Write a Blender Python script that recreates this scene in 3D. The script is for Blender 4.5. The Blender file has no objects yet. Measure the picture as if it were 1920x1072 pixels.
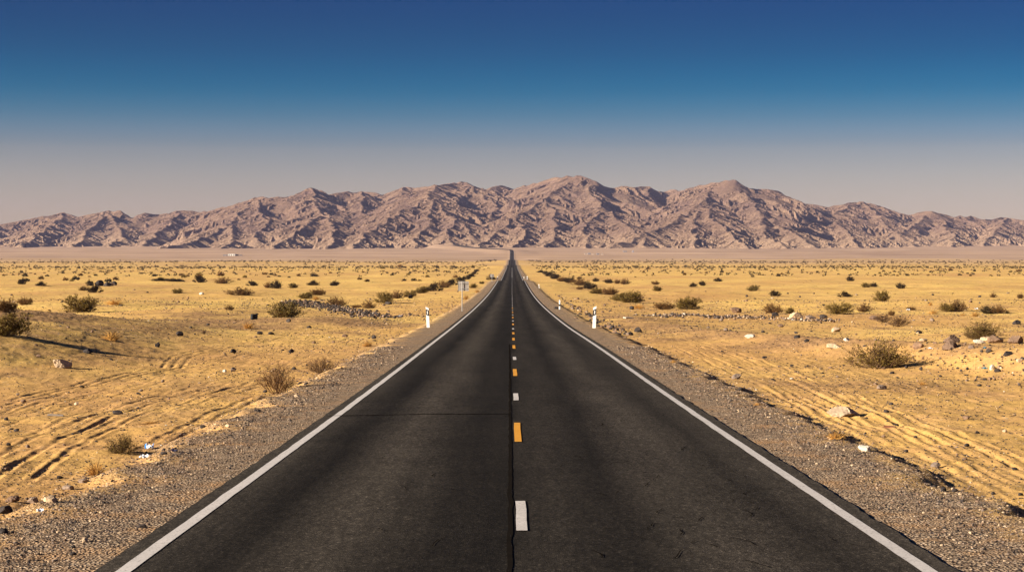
import bpy, math, random
import numpy as np

rng = np.random.default_rng(7)
random.seed(7)
R = math.radians
C = bpy.context.scene.collection
SC = bpy.context.scene

# ------------------------------------------------------------------ camera, sky, sun, exposure
F, CX, HY, CAMZ = 3600.0, 960.0, 483.0, 2.26      # focal length and horizon in the photo's pixels, eye height
cam_d = bpy.data.cameras.new('camera')
cam = bpy.data.objects.new('camera', cam_d); C.objects.link(cam)
cam.location = (0, 0, CAMZ); cam.rotation_euler = (R(90), 0, 0)
cam_d.sensor_width = 36; cam_d.lens = F / 1920 * 36
cam_d.shift_y = -(536 - HY) / 1920
cam_d.clip_start = 0.5; cam_d.clip_end = 60000
SC.camera = cam

HAZE = 2.6e-5
SUN_EL, SUN_AZ = R(18.5), R(-112)        # azimuth from +Y, clockwise: left and a little behind the camera
wd = bpy.data.worlds.new('World'); SC.world = wd; wd.use_nodes = True
nt = wd.node_tree; nt.nodes.clear()
n_out = nt.nodes.new('ShaderNodeOutputWorld'); n_bg = nt.nodes.new('ShaderNodeBackground')
n_sky = nt.nodes.new('ShaderNodeTexSky'); n_sky.sky_type = 'NISHITA'; n_sky.sun_disc = False
n_sky.sun_elevation = SUN_EL; n_sky.sun_rotation = SUN_AZ
n_sky.air_density = 1.0; n_sky.dust_density = 1.5; n_sky.ozone_density = 2.0
n_tc = nt.nodes.new('ShaderNodeTexCoord'); n_sep = nt.nodes.new('ShaderNodeSeparateXYZ')
n_rmp = nt.nodes.new('ShaderNodeValToRGB'); n_map = nt.nodes.new('ShaderNodeMapRange')
n_map.inputs['From Min'].default_value = 0.0; n_map.inputs['From Max'].default_value = 0.2
n_mul = nt.nodes.new('ShaderNodeMix'); n_mul.data_type = 'RGBA'; n_mul.blend_type = 'MULTIPLY'; n_mul.inputs[0].default_value = 1
nt.links.new(n_tc.outputs['Generated'], n_sep.inputs[0]); nt.links.new(n_sep.outputs['Z'], n_map.inputs['Value'])
nt.links.new(n_map.outputs[0], n_rmp.inputs[0])
nt.links.new(n_sky.outputs[0], n_mul.inputs[6]); nt.links.new(n_rmp.outputs[0], n_mul.inputs[7])
nt.links.new(n_mul.outputs[2], n_bg.inputs[0]); nt.links.new(n_bg.outputs[0], n_out.inputs[0])
n_bg.inputs[1].default_value = 0.1
SKY_STOPS = [  # sine of elevation, colour the desert air lets through at that height
    (0.0036, (1.068, 0.813, 0.722)),
    (0.0228, (0.639, 0.509, 0.525)),
    (0.0366, (0.516, 0.430, 0.477)),
    (0.0560, (0.268, 0.262, 0.344)),
    (0.0643, (0.181, 0.232, 0.349)),
    (0.0734, (0.084, 0.181, 0.303)),
    (0.0863, (0.000, 0.130, 0.265)),
    (0.1055, (0.000, 0.078, 0.190)),
    (0.1314, (0.000, 0.049, 0.148)),
    (0.2000, (0.004, 0.052, 0.170)),
]
cr = n_rmp.color_ramp; cr.interpolation = 'B_SPLINE'
while len(cr.elements) < len(SKY_STOPS): cr.elements.new(0.5)
for e, (p, c) in zip(cr.elements, SKY_STOPS):
    e.position = p / 0.2; e.color = (*c, 1)

sun_d = bpy.data.lights.new('sun', 'SUN'); sun = bpy.data.objects.new('sun', sun_d); C.objects.link(sun)
sun_d.energy = 5.0; sun_d.angle = R(0.5); sun_d.color = (1.0, 0.90, 0.76)
sdir = (math.sin(SUN_AZ) * math.cos(SUN_EL), math.cos(SUN_AZ) * math.cos(SUN_EL), math.sin(SUN_EL))
from mathutils import Vector
sun.rotation_euler = Vector(sdir).to_track_quat('Z', 'Y').to_euler()
sun.location = (-200, -60, 120)

SC.view_settings.view_transform = 'Standard'; SC.view_settings.look = 'None'
SC.view_settings.exposure = 1.6; SC.view_settings.gamma = 1; SC.view_settings.use_curve_mapping = False
SC.cycles.max_bounces = 5; SC.cycles.diffuse_bounces = 2; SC.cycles.volume_bounces = 0
SC.cycles.transparent_max_bounces = 8

# ------------------------------------------------------------------ numpy helpers
def hash2(ix, iy, seed):
    h = (ix.astype(np.int64) * 374761393 + iy.astype(np.int64) * 668265263 + seed * 974634777) & 0xFFFFFFFF
    h = ((h ^ (h >> 13)) * 1274126177) & 0xFFFFFFFF
    h = h ^ (h >> 16)
    return (h & 0xFFFF).astype(np.float64) / 65535.0

def perlin(x, y, seed=0):
    ix = np.floor(x); iy = np.floor(y); fx = x - ix; fy = y - iy
    ix = ix.astype(np.int64); iy = iy.astype(np.int64)
    u = fx * fx * fx * (fx * (fx * 6 - 15) + 10); v = fy * fy * fy * (fy * (fy * 6 - 15) + 10)
    def g(a, b, dx, dy):
        t = hash2(a, b, seed) * 2 * math.pi
        return np.cos(t) * dx + np.sin(t) * dy
    n0 = g(ix, iy, fx, fy) * (1 - u) + g(ix + 1, iy, fx - 1, fy) * u
    n1 = g(ix, iy + 1, fx, fy - 1) * (1 - u) + g(ix + 1, iy + 1, fx - 1, fy - 1) * u
    return (n0 * (1 - v) + n1 * v) * 1.5

def fbm(x, y, octv=4, seed=0, gain=0.5):
    s = 0; a = 1.0
    for k in range(octv):
        s = s + a * perlin(x * 2 ** k + 17.3 * k, y * 2 ** k - 9.1 * k, seed + k); a *= gain
    return s

def sstep(a, b, x):
    t = np.clip((x - a) / (b - a), 0, 1); return t * t * (3 - 2 * t)

def pchip(xs, ys):
    xs = np.array(xs, float); ys = np.array(ys, float)
    h = np.diff(xs); dl = np.diff(ys) / h; m = np.zeros_like(xs)
    for k in range(1, len(xs) - 1):
        if dl[k - 1] * dl[k] > 0:
            w1 = 2 * h[k] + h[k - 1]; w2 = h[k] + 2 * h[k - 1]
            m[k] = (w1 + w2) / (w1 / dl[k - 1] + w2 / dl[k])
    m[0] = dl[0]; m[-1] = dl[-1]
    def f(x):
        x = np.asarray(x, float); k = np.clip(np.searchsorted(xs, x) - 1, 0, len(xs) - 2)
        t = np.clip((x - xs[k]) / h[k], 0, 1)
        return ((1 + 2 * t) * (1 - t) ** 2 * ys[k] + t * (1 - t) ** 2 * h[k] * m[k]
                + t * t * (3 - 2 * t) * ys[k + 1] + t * t * (t - 1) * h[k] * m[k + 1])
    return f

def mesh_np(name, V, faces, mat=None, smooth=False, parent=None, mats=None, midx=None):
    """faces: (n,3) or (n,4) int array"""
    me = bpy.data.meshes.new(name)
    V = np.ascontiguousarray(V, np.float32); faces = np.ascontiguousarray(faces, np.int32)
    n, k = faces.shape
    me.vertices.add(len(V)); me.vertices.foreach_set('co', V.ravel())
    me.loops.add(n * k); me.loops.foreach_set('vertex_index', faces.ravel())
    me.polygons.add(n); me.polygons.foreach_set('loop_start', np.arange(0, n * k, k, dtype=np.int32))
    me.update(calc_edges=True)
    me.polygons.foreach_set('use_smooth', np.full(n, bool(smooth)))
    if mats:
        for m in mats: me.materials.append(m)
        me.polygons.foreach_set('material_index', np.asarray(midx, np.int32))
    elif mat: me.materials.append(mat)
    me.validate()
    o = bpy.data.objects.new(name, me); C.objects.link(o)
    if parent: o.parent = parent
    return o

def tag(o, label=None, cat=None, group=None, kind=None):
    if label: o['label'] = label
    if cat: o['category'] = cat
    if group: o['group'] = group
    if kind: o['kind'] = kind
    return o

def empty(name, loc, rz=0.0, scale=(1, 1, 1)):
    o = bpy.data.objects.new(name, None); C.objects.link(o)
    o.location = loc; o.rotation_euler = (0, 0, rz); o.scale = scale
    o.empty_display_size = 0.2
    return o

def copy_tree(o, parent=None):
    c = o.copy(); C.objects.link(c)
    if parent: c.parent = parent
    for ch in list(o.children): copy_tree(ch, c)
    return c

# ------------------------------------------------------------------ materials
def new_mat(name):
    m = bpy.data.materials.new(name); m.use_nodes = True
    t = m.node_tree; b = t.nodes['Principled BSDF']
    return m, t, b

def N(t, typ, **kw):
    n = t.nodes.new(typ)
    for k, v in kw.items(): setattr(n, k, v)
    return n

def noise(t, vec, scale, detail=4, rough=0.55, dist=0.0):
    n = N(t, 'ShaderNodeTexNoise'); n.inputs['Scale'].default_value = scale
    n.inputs['Detail'].default_value = detail; n.inputs['Roughness'].default_value = rough
    n.inputs['Distortion'].default_value = dist
    if vec is not None: t.links.new(vec, n.inputs['Vector'])
    return n.outputs['Fac']

def ramp(t, fac, stops):
    n = N(t, 'ShaderNodeValToRGB'); e = n.color_ramp.elements
    while len(e) < len(stops): e.new(0.5)
    for a, (p, c) in zip(e, stops):
        a.position = p; a.color = (*c, 1) if len(c) == 3 else c
    t.links.new(fac, n.inputs[0]); return n.outputs[0]

def g3(v): return (v, v, v)

def mix(t, fac, a, b, mode='MIX'):
    n = N(t, 'ShaderNodeMix', data_type='RGBA', blend_type=mode)
    for s, v in ((0, fac), (6, a), (7, b)):
        if isinstance(v, (int, float)): n.inputs[s].default_value = v
        elif isinstance(v, tuple): n.inputs[s].default_value = (*v, 1)
        else: t.links.new(v, n.inputs[s])
    return n.outputs[2]

def mth(t, op, a, b=0.0):
    n = N(t, 'ShaderNodeMath', operation=op)
    for s, v in ((0, a), (1, b)):
        if isinstance(v, (int, float)): n.inputs[s].default_value = v
        else: t.links.new(v, n.inputs[s])
    return n.outputs[0]

def bump(t, b, h, strength=0.5, dist=0.02):
    n = N(t, 'ShaderNodeBump'); n.inputs['Strength'].default_value = strength; n.inputs['Distance'].default_value = dist
    t.links.new(h, n.inputs['Height']); t.links.new(n.outputs[0], b.inputs['Normal'])

def simple(name, col, rough=0.8, var=0.25, scale=8.0, spec=0.2, metal=0.0, rand=0.0, bmp=0.0):
    m, t, b = new_mat(name)
    tc = N(t, 'ShaderNodeTexCoord')
    f = noise(t, tc.outputs['Object'], scale, 5)
    c = ramp(t, f, [(0.25, tuple(x * (1 - var) for x in col)), (0.75, tuple(x * (1 + var) for x in col))])
    if rand:
        oi = N(t, 'ShaderNodeObjectInfo')
        r = ramp(t, oi.outputs['Random'], [(0, (1 - rand, 1 - rand * 0.9, 1 - rand * 0.6)), (1, (1 + rand, 1 + rand * 0.8, 1 + rand * 0.5))])
        c = mix(t, 1.0, c, r, 'MULTIPLY')
    t.links.new(c, b.inputs['Base Color'])
    b.inputs['Roughness'].default_value = rough; b.inputs['Specular IOR Level'].default_value = spec
    b.inputs['Metallic'].default_value = metal
    if bmp: bump(t, b, f, bmp, 0.02)
    return m

def attr(t, name):
    n = N(t, 'ShaderNodeAttribute'); n.attribute_name = name; return n.outputs['Fac']

def ground_material():
    m, t, b = new_mat('desert_ground')
    tc = N(t, 'ShaderNodeTexCoord'); P = tc.outputs['Object']
    big = noise(t, P, 0.05, 5, 0.6); mid = noise(t, P, 0.6, 5, 0.65); fine = noise(t, P, 22, 3, 0.7)
    st = N(t, 'ShaderNodeMapping'); st.inputs['Scale'].default_value = (0.02, 0.008, 1); t.links.new(P, st.inputs[0])
    streak = noise(t, st.outputs[0], 1.0, 6, 0.65)
    sand = ramp(t, big, [(0.30, (0.55, 0.318, 0.088)), (0.5, (0.65, 0.412, 0.110)), (0.7, (0.72, 0.49, 0.13))])
    sand = mix(t, ramp(t, mid, [(0.42, g3(0)), (0.68, g3(0.75))]), sand, (0.52, 0.305, 0.130))
    sand = mix(t, ramp(t, streak, [(0.45, g3(0)), (0.66, g3(0.6))]), sand, (0.42, 0.215, 0.085))
    sand = mix(t, ramp(t, fine, [(0.30, g3(0.6)), (0.45, g3(0))]), sand, (0.26, 0.14, 0.06))
    def specks(scale, lo, amount):
        v = N(t, 'ShaderNodeTexVoronoi'); v.inputs['Scale'].default_value = scale; t.links.new(P, v.inputs['Vector'])
        q = N(t, 'ShaderNodeSeparateColor'); t.links.new(v.outputs['Color'], q.inputs[0])
        on = mth(t, 'GREATER_THAN', q.outputs[1], lo); near = mth(t, 'LESS_THAN', v.outputs['Distance'], 0.34)
        return mth(t, 'MULTIPLY', mth(t, 'MULTIPLY', on, near), amount)
    patch = ramp(t, noise(t, P, 0.22, 4, 0.6), [(0.40, g3(0.25)), (0.62, g3(1))])
    sand = mix(t, mth(t, 'MULTIPLY', specks(7, 0.80, 0.85), patch), sand, (0.075, 0.048, 0.030))
    sand = mix(t, mth(t, 'MULTIPLY', specks(16, 0.66, 0.8), patch), sand, (0.11, 0.066, 0.036))
    sand = mix(t, mth(t, 'MULTIPLY', specks(9.3, 0.95, 0.8), patch), sand, (0.66, 0.52, 0.34))
    # brown stony dirt
    dirt = ramp(t, noise(t, P, 9, 6, 0.75), [(0.32, (0.045, 0.028, 0.018)), (0.48, (0.26, 0.145, 0.066)), (0.7, (0.50, 0.30, 0.13))])
    c = mix(t, attr(t, 'dirt'), sand, dirt)
    # gravel of the shoulder: voronoi grit
    vo = N(t, 'ShaderNodeTexVoronoi'); vo.inputs['Scale'].default_value = 30; t.links.new(P, vo.inputs['Vector'])
    sp = N(t, 'ShaderNodeSeparateColor'); t.links.new(vo.outputs['Color'], sp.inputs[0])
    grit = ramp(t, sp.outputs[0], [(0.0, (0.03, 0.022, 0.016)), (0.25, (0.13, 0.088, 0.056)), (0.55, (0.25, 0.170, 0.106)), (0.85, (0.37, 0.26, 0.16)), (1.0, (0.55, 0.42, 0.29))])
    grit = mix(t, ramp(t, noise(t, P, 0.9, 5, 0.65), [(0.50, g3(0)), (0.72, g3(0.7))]), grit, (0.40, 0.22, 0.095))
    c = mix(t, attr(t, 'gravel'), c, grit)
    # pale pink alluvial fan below the mountains
    fs = N(t, 'ShaderNodeMapping'); fs.inputs['Scale'].default_value = (0.004, 0.0022, 1); t.links.new(P, fs.inputs[0])
    fan = ramp(t, noise(t, fs.outputs[0], 1.0, 8, 0.7), [(0.36, (0.25, 0.157, 0.10)), (0.5, (0.37, 0.242, 0.152)), (0.64, (0.46, 0.305, 0.19))])
    c = mix(t, attr(t, 'fan'), c, fan)
    t.links.new(c, b.inputs['Base Color'])
    b.inputs['Roughness'].default_value = 0.95; b.inputs['Specular IOR Level'].default_value = 0.05
    hgt = mth(t, 'ADD', mth(t, 'MULTIPLY', noise(t, P, 14, 5, 0.7), 0.6), mth(t, 'MULTIPLY', mth(t, 'MULTIPLY', vo.outputs['Distance'], attr(t, 'gravel')), 0.8))
    bump(t, b, hgt, 1.0, 0.05)
    return m

def asphalt_material(name='asphalt', tone=1.0):
    m, t, b = new_mat(name)
    tc = N(t, 'ShaderNodeTexCoord'); P = tc.outputs['Object']
    sx = N(t, 'ShaderNodeSeparateXYZ'); t.links.new(P, sx.inputs[0])
    wob = mth(t, 'MULTIPLY', mth(t, 'SUBTRACT', noise(t, P, 0.12, 3), 0.5), 0.7)
    x = mth(t, 'ADD', sx.outputs['X'], wob)
    mr = N(t, 'ShaderNodeMapRange'); mr.inputs['From Min'].default_value = -3.6; mr.inputs['From Max'].default_value = 3.6
    t.links.new(x, mr.inputs['Value'])
    k = tone
    def cc(v, w=0.0): return (v * k * (1.20 + w), v * k * 0.98, v * k * (0.74 - w))
    lanes = ramp(t, mr.outputs[0], [(0.00, cc(0.062)), (0.06, cc(0.050)), (0.10, cc(0.030)), (0.17, cc(0.016)), (0.285, cc(0.058)), (0.40, cc(0.020)), (0.495, cc(0.016)),
                                    (0.515, cc(0.030)), (0.565, cc(0.034)), (0.65, cc(0.018)), (0.76, cc(0.058)), (0.87, cc(0.030)), (0.95, cc(0.050)), (1.0, cc(0.062))])
    ms = N(t, 'ShaderNodeMapping'); ms.inputs['Scale'].default_value = (1.6, 0.06, 1); t.links.new(P, ms.inputs[0])
    st = noise(t, ms.outputs[0], 1.0, 6, 0.65)
    c = mix(t, 1.0, lanes, ramp(t, st, [(0.3, g3(0.72)), (0.7, g3(1.28))]), 'MULTIPLY')
    pt = noise(t, P, 0.7, 5, 0.65)
    mg = N(t, 'ShaderNodeMapping'); mg.inputs['Scale'].default_value = (16, 3.2, 1); t.links.new(P, mg.inputs[0])
    c = mix(t, 1.0, c, ramp(t, noise(t, mg.outputs[0], 1.0, 4, 0.8), [(0.3, g3(0.62)), (0.7, g3(1.4))]), 'MULTIPLY')
    c = mix(t, 1.0, c, ramp(t, pt, [(0.3, g3(0.85)), (0.7, g3(1.15))]), 'MULTIPLY')
    vo = N(t, 'ShaderNodeTexVoronoi'); vo.inputs['Scale'].default_value = 60; t.links.new(P, vo.inputs['Vector'])
    sp = N(t, 'ShaderNodeSeparateColor'); t.links.new(vo.outputs['Color'], sp.inputs[0])
    c = mix(t, 1.0, c, ramp(t, sp.outputs[0], [(0.0, g3(0.45)), (0.6, g3(1.0)), (0.93, g3(1.5)), (1.0, g3(3.2))]), 'MULTIPLY')
    t.links.new(c, b.inputs['Base Color'])
    b.inputs['Roughness'].default_value = 0.95; b.inputs['Specular IOR Level'].default_value = 0.04
    bump(t, b, vo.outputs['Distance'], 0.5, 0.008)
    return m

def paint_material(name, col, wear=0.45):
    m, t, b = new_mat(name)
    tc = N(t, 'ShaderNodeTexCoord'); P = tc.outputs['Object']
    f = noise(t, P, 30, 6, 0.75); g = noise(t, P, 2.5, 4, 0.6)
    c = mix(t, ramp(t, g, [(0.3, g3(0)), (0.8, g3(0.5))]), col, tuple(v * 0.62 for v in col))
    c = mix(t, ramp(t, f, [(0.33, g3(wear * 2)), (0.47, g3(0))]), c, (0.06, 0.05, 0.045))
    t.links.new(c, b.inputs['Base Color']); b.inputs['Roughness'].default_value = 0.7
    b.inputs['Specular IOR Level'].default_value = 0.2
    return m

def mountain_material():
    m, t, b = new_mat('mountain_rock')
    tc = N(t, 'ShaderNodeTexCoord'); P = tc.outputs['Object']
    f = noise(t, P, 0.006, 8, 0.68, 0.6); g = noise(t, P, 0.05, 6, 0.7)
    ms = N(t, 'ShaderNodeMapping'); ms.inputs['Scale'].default_value = (0.012, 0.004, 0.03); ms.inputs['Rotation'].default_value = (0.2, 0.5, 0.4)
    t.links.new(P, ms.inputs[0])
    band = noise(t, ms.outputs[0], 1.0, 6, 0.6, 0.8)
    c = ramp(t, f, [(0.32, (0.19, 0.118, 0.080)), (0.5, (0.265, 0.168, 0.108)), (0.68, (0.34, 0.22, 0.138))])
    c = mix(t, ramp(t, g, [(0.35, g3(0.55)), (0.6, g3(0))]), c, (0.15, 0.088, 0.068))
    c = mix(t, ramp(t, band, [(0.50, g3(0)), (0.7, g3(0.55))]), c, (0.17, 0.105, 0.09))
    toe = mth(t, 'MULTIPLY', attr(t, 'toe'), ramp(t, noise(t, P, 0.03, 6, 0.7), [(0.3, g3(0.35)), (0.6, g3(1))]))
    c = mix(t, toe, c, (0.37, 0.245, 0.155))
    t.links.new(c, b.inputs['Base Color'])
    b.inputs['Roughness'].default_value = 0.95; b.inputs['Specular IOR Level'].default_value = 0.03
    bump(t, b, noise(t, P, 0.05, 8, 0.8), 1.0, 16.0)
    return m

M_GROUND = ground_material(); M_ROAD = asphalt_material('asphalt', 0.63); M_PATCH = asphalt_material('newer_asphalt', 0.44)
M_WHITE = paint_material('white_road_paint', (0.52, 0.47, 0.42)); M_YEL = paint_material('orange_road_paint', (0.62, 0.27, 0.02), 0.25)
M_TAR = simple('tar', (0.010, 0.008, 0.0065), 0.95, 0.2, 5, 0.0)
M_MTN = mountain_material()

# ------------------------------------------------------------------ terrain functions (x right, y away from the camera)
_pr = pchip([-80, 0, 37, 75, 109, 146, 179, 244, 312, 410, 465, 540, 616, 900, 1170, 1290, 1450, 1670, 1950, 2300, 2900, 3600, 3750, 4000, 4200, 9000],
            [-1.0, -2.26, -2.88, -3.42, -3.92, -4.36, -4.70, -5.2, -5.5, -5.62, -5.6, -6.9, -6.75, -6.6, -6.4, -5.1, -6.4, -5.9, -2.3, -4.0, -2.4, 15, 17.6, 22.0, 26.5, 78])
_pp = pchip([-80, 0, 60, 150, 300, 600, 1200, 2000, 2900, 3600, 4300, 5000, 6000, 9000],
            [-1.4, -2.62, -3.55, -4.75, -5.95, -6.95, -6.6, -4.6, -1.0, 9.0, 16, 26, 40, 72])
_cx = pchip([-80, 0, 60, 118, 244, 459, 616, 3400, 3560, 3640, 3750, 4000, 4200, 9000], [0.12, 0.12, 0.06, -0.1, -0.22, -0.18, 0, 0, -1.5, -14, -42, -90, -118, -700])
def road_z(y): return _pr(y) + CAMZ
def road_cx(y): return _cx(y)

def seg_dist(x, y, pts):
    best = np.full(np.shape(x), 1e9)
    for (x0, y0), (x1, y1) in zip(pts[:-1], pts[1:]):
        dx, dy = x1 - x0, y1 - y0
        t = np.clip(((x - x0) * dx + (y - y0) * dy) / (dx * dx + dy * dy), 0, 1)
        best = np.minimum(best, np.hypot(x - x0 - t * dx, y - y0 - t * dy))
    return best

BERM_R = [(24, 30), (17.5, 48), (14.8, 60), (12.0, 78), (9.8, 100), (8.6, 122), (8.0, 150)]
MOUNDS = [(-80, 4150, 900, 600, 5), (-25, 88, 8, 30, 1.5), (-17.5, 64, 5, 15, 0.95), (-11.3, 128, 4.5, 12, 0.75), (-24, 150, 9, 20, 0.7), (-40, 190, 14, 22, 0.9), (-60, 300, 22, 28, 0.8),
          (-20, 230, 8, 16, 0.5), (26, 84, 7, 22, 0.5), (48, 210, 16, 30, 0.5), (-90, 380, 30, 30, 0.8), (90, 420, 40, 36, 0.6), (16, 44, 3.5, 9, 0.25)]
def coarse(x, y):
    x = np.asarray(x, float); y = np.asarray(y, float)
    ax = np.abs(x - road_cx(y)); rz = _pr(y)
    pl = _pp(y)
    m = 0
    for cx, cy, sx, sy, a in MOUNDS: m = m + a * np.exp(-((x - cx) / sx) ** 2 - ((y - cy) / sy) ** 2)
    bd = seg_dist(x, y, BERM_R)
    m = m + 0.85 * np.exp(-(bd / 2.0) ** 2)
    m = m + 0.34 * fbm(x / 26, y / 60, 3, 11) * sstep(12, 60, ax + y * 0.1) * (1 - sstep(900, 2200, y))
    far = sstep(900, 2600, y)
    m = m + far * 2.2 * fbm(x / 300, y / 700, 4, 21) * sstep(20, 160, ax)
    edge = 5.0 + 0.35 * fbm(x * 0 + np.sign(x - road_cx(y)) * 9, y / 2.2, 3, 5)
    t = sstep(5.4, 17 + y * 0.012, ax)
    step = 0.15 * sstep(edge, edge + 0.5, ax)
    z = (rz - 0.035 - step) * (1 - t) + (pl + m) * t
    # under the carriageway the sheet sits lower
    wide = sstep(3520, 3640, y)
    z = z - (0.06 + 0.9 * wide) * (1 - sstep(3.45 + 4.5 * wide, 3.50 + 6.0 * wide, ax))
    return z + CAMZ

def at(px, py, fn=None):
    """photo pixel -> point on the terrain"""
    d = np.geomspace(10, 9000, 6000)
    x = (px - CX) / F * d; z = CAMZ - (py - HY) / F * d
    g = coarse(x, d)
    hit = np.nonzero(z <= g)[0]
    k = hit[0] if len(hit) else len(d) - 1
    return float(x[k]), float(d[k])

# ------------------------------------------------------------------ the ground sheet
rows = np.concatenate([np.linspace(-60, 11, 40)[:-1], np.geomspace(11, 480, 980)[:-1], np.geomspace(480, 2600, 330)[:-1], np.linspace(2600, 3380, 40)[:-1], np.linspace(3380, 4320, 130)[:-1], np.linspace(4320, 9000, 90)])
uc = np.linspace(-0.33, 0.33, 1000)
ext = 0.33 + np.cumsum(np.geomspace(0.002, 0.5, 40)); ext = 0.33 + (ext - 0.33) / (ext[-1] - 0.33) * 2.0
cols = np.concatenate([-ext[::-1], uc, ext])
def wid(y): return np.where(y > 11, np.minimum(y, 2600 + (y - 2600) * 0.25 * (y > 2600)), 11.0)
YY = np.repeat(rows[:, None], len(cols), 1); XX = wid(rows)[:, None] * cols[None, :]
ZZ = coarse(XX, YY)
AX = np.abs(XX - road_cx(YY)); off = sstep(3.6, 4.2, AX)
dirt = np.zeros_like(ZZ)
nr = np.nonzero(rows < 480)[0]; sl = slice(0, nr[-1] + 1)
x, y, a = XX[sl], YY[sl], AX[sl]
sandm = sstep(5.0, 6.0, a)
ZZ[sl] += off[sl] * (0.016 * fbm(x / 0.5, y / 0.8, 3, 31) + sandm * (0.045 * fbm(x / 2.6, y / 4.0, 5, 41, 0.6)))
def blob(cx, cy, sx, sy): return np.exp(-((x - cx) / sx) ** 2 - ((y - cy) / sy) ** 2)
dn = fbm(x / 5, y / 9, 4, 61)
dm = np.maximum.reduce([blob(-24, 84, 8, 30), blob(-17, 120, 7, 25), blob(-11, 125, 5, 12), 0.8 * np.exp(-(seg_dist(x, y, BERM_R) / 2.6) ** 2), 0.9 * blob(8.5, 128, 2.5, 36)])
d0 = np.clip(dm * 1.25 + dn * 0.7 - 0.25, 0, 1) + 0.4 * np.clip(dn - 0.25, 0, 1)
dirt[sl] = np.clip(d0, 0, 0.9) * sandm
ZZ[sl] += dirt[sl] * (0.05 * np.abs(fbm(x / 0.45, y / 0.6, 3, 71)))

TRACKS_PX = [
    [(-40, 778), (100, 735), (200, 712), (262, 700), (322, 690), (338, 668), (430, 650), (560, 625), (640, 613), (735, 598)],
    [(-40, 800), (110, 757), (260, 724), (330, 699), (420, 674), (520, 655), (610, 628)],
    [(-40, 915), (60, 855), (130, 815), (215, 780), (330, 745), (480, 703), (600, 660), (690, 628), (745, 598)],
    [(-40, 955), (80, 868), (150, 827), (240, 790), (350, 757), (490, 717)],
    [(-40, 862), (100, 812), (190, 772), (300, 742)],
    [(-20, 900), (90, 842), (180, 800), (290, 765), (400, 734)],
    [(300, 842), (330, 825), (420, 778), (500, 745)],
    [(1980, 940), (1800, 848), (1660, 782), (1560, 737), (1450, 692), (1350, 657), (1280, 636), (1190, 610)],
    [(1980, 985), (1800, 897), (1700, 838), (1600, 792), (1500, 742), (1400, 697), (1290, 652)],
    [(1980, 905), (1750, 808), (1600, 745), (1480, 699), (1380, 667), (1300, 648)],
    [(1980, 962), (1780, 866), (1640, 802), (1530, 750), (1440, 710)],
    [(1960, 812), (1760, 745), (1600, 705), (1460, 668), (1330, 640)],
    [(1960, 1000), (1850, 940), (1760, 890), (1640, 832)],
    [(1060, 545), (1100, 565), (1130, 585), (1180, 600)],
    [(1040, 530), (1075, 548), (1120, 578), (1160, 598)],
    [(690, 605), (760, 575), (815, 552), (850, 538)],
    [(640, 606), (740, 572), (800, 548)],
]
tm = np.nonzero((rows > 10) & (rows < 330))[0]; ts = slice(tm[0], tm[-1] + 1)
x, y = XX[ts], YY[ts]
for q, tp in enumerate(TRACKS_PX):
    pts = []
    for (px, py) in tp:
        pts.append(at(px, py))
    # densify and wobble a little
    P = np.array(pts); tt = np.linspace(0, len(P) - 1, (len(P) - 1) * 3 + 1)
    P = np.stack([np.interp(tt, np.arange(len(P)), P[:, 0]), np.interp(tt, np.arange(len(P)), P[:, 1])], 1)
    r0 = np.searchsorted(rows[ts], P[:, 1].min() - 1); r1 = np.searchsorted(rows[ts], P[:, 1].max() + 1)
    xs, ys = x[r0:r1], y[r0:r1]
    d = seg_dist(xs, ys, [tuple(p) for p in P])
    d = np.minimum(d, np.abs(d - (0.30 + 0.1 * (q % 3)))) + 0.012 * perlin(xs / 0.4, ys / 0.9, 80 + q)
    fade = (2.0, 1.4, 1.2, 0.8, 0.7, 0.8, 0.9, 1.3, 1.3, 0.8, 0.8, 0.9, 0.8, 1, 1, 1, 1)[q] * 0.45 + 0.75 * sstep(-0.25, 0.3, perlin(xs / 9, ys / 16, 90 + q))
    g = (-0.010 * np.exp(-(d / 0.06) ** 4) + 0.0065 * np.exp(-((d - 0.11) / 0.045) ** 2)) * fade
    ZZ[ts][r0:r1] += g * sstep(4.7, 5.3, AX[ts][r0:r1])

edgeN = 5.1 + 0.6 * fbm(XX * 0 + np.sign(XX) * 9, YY / 2.2, 3, 5) + 0.35 * fbm(XX / 0.35, YY / 0.8, 3, 15)
gravel = 1 - sstep(-0.75, 0.75, AX - edgeN - 0.4 * sstep(100, 400, YY))
fan = sstep(1000, 3100, YY + 500 * fbm(XX / 900, YY / 500, 3, 33))
idx = np.arange(ZZ.size).reshape(ZZ.shape)
quads = np.stack([idx[:-1, :-1], idx[:-1, 1:], idx[1:, 1:], idx[1:, :-1]], -1)
gm = (gravel[:-1, :-1] > 0.5) & (AX[:-1, :-1] > 3.3) & (YY[:-1, :-1] < 3600)
V = np.stack([XX, YY, ZZ], -1).reshape(-1, 3)
def add_attr(o, name, arr):
    at_ = o.data.attributes.new(name, 'FLOAT', 'POINT'); at_.data.foreach_set('value', np.ascontiguousarray(arr, np.float32))
def sheet(name, mask, kind):
    q = quads[mask]; used = np.unique(q); remap = np.zeros(V.shape[0], np.int32); remap[used] = np.arange(len(used))
    o = mesh_np(name, V[used], remap[q], M_GROUND, True)
    for nm, arr in (('dirt', dirt), ('gravel', gravel), ('fan', fan)): add_attr(o, nm, arr.ravel()[used])
    tag(o, kind=kind); return o
ground = sheet('ground', ~gm, 'structure')
sh_l = sheet('gravel_shoulder', gm & (XX[:-1, :-1] < road_cx(YY[:-1, :-1])), 'structure')
sh_r = sheet('gravel_shoulder', gm & (XX[:-1, :-1] > road_cx(YY[:-1, :-1])), 'structure')
tag(sh_l, 'gravel shoulder along the left edge of the road'); tag(sh_r, 'gravel shoulder along the right edge of the road')

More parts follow.
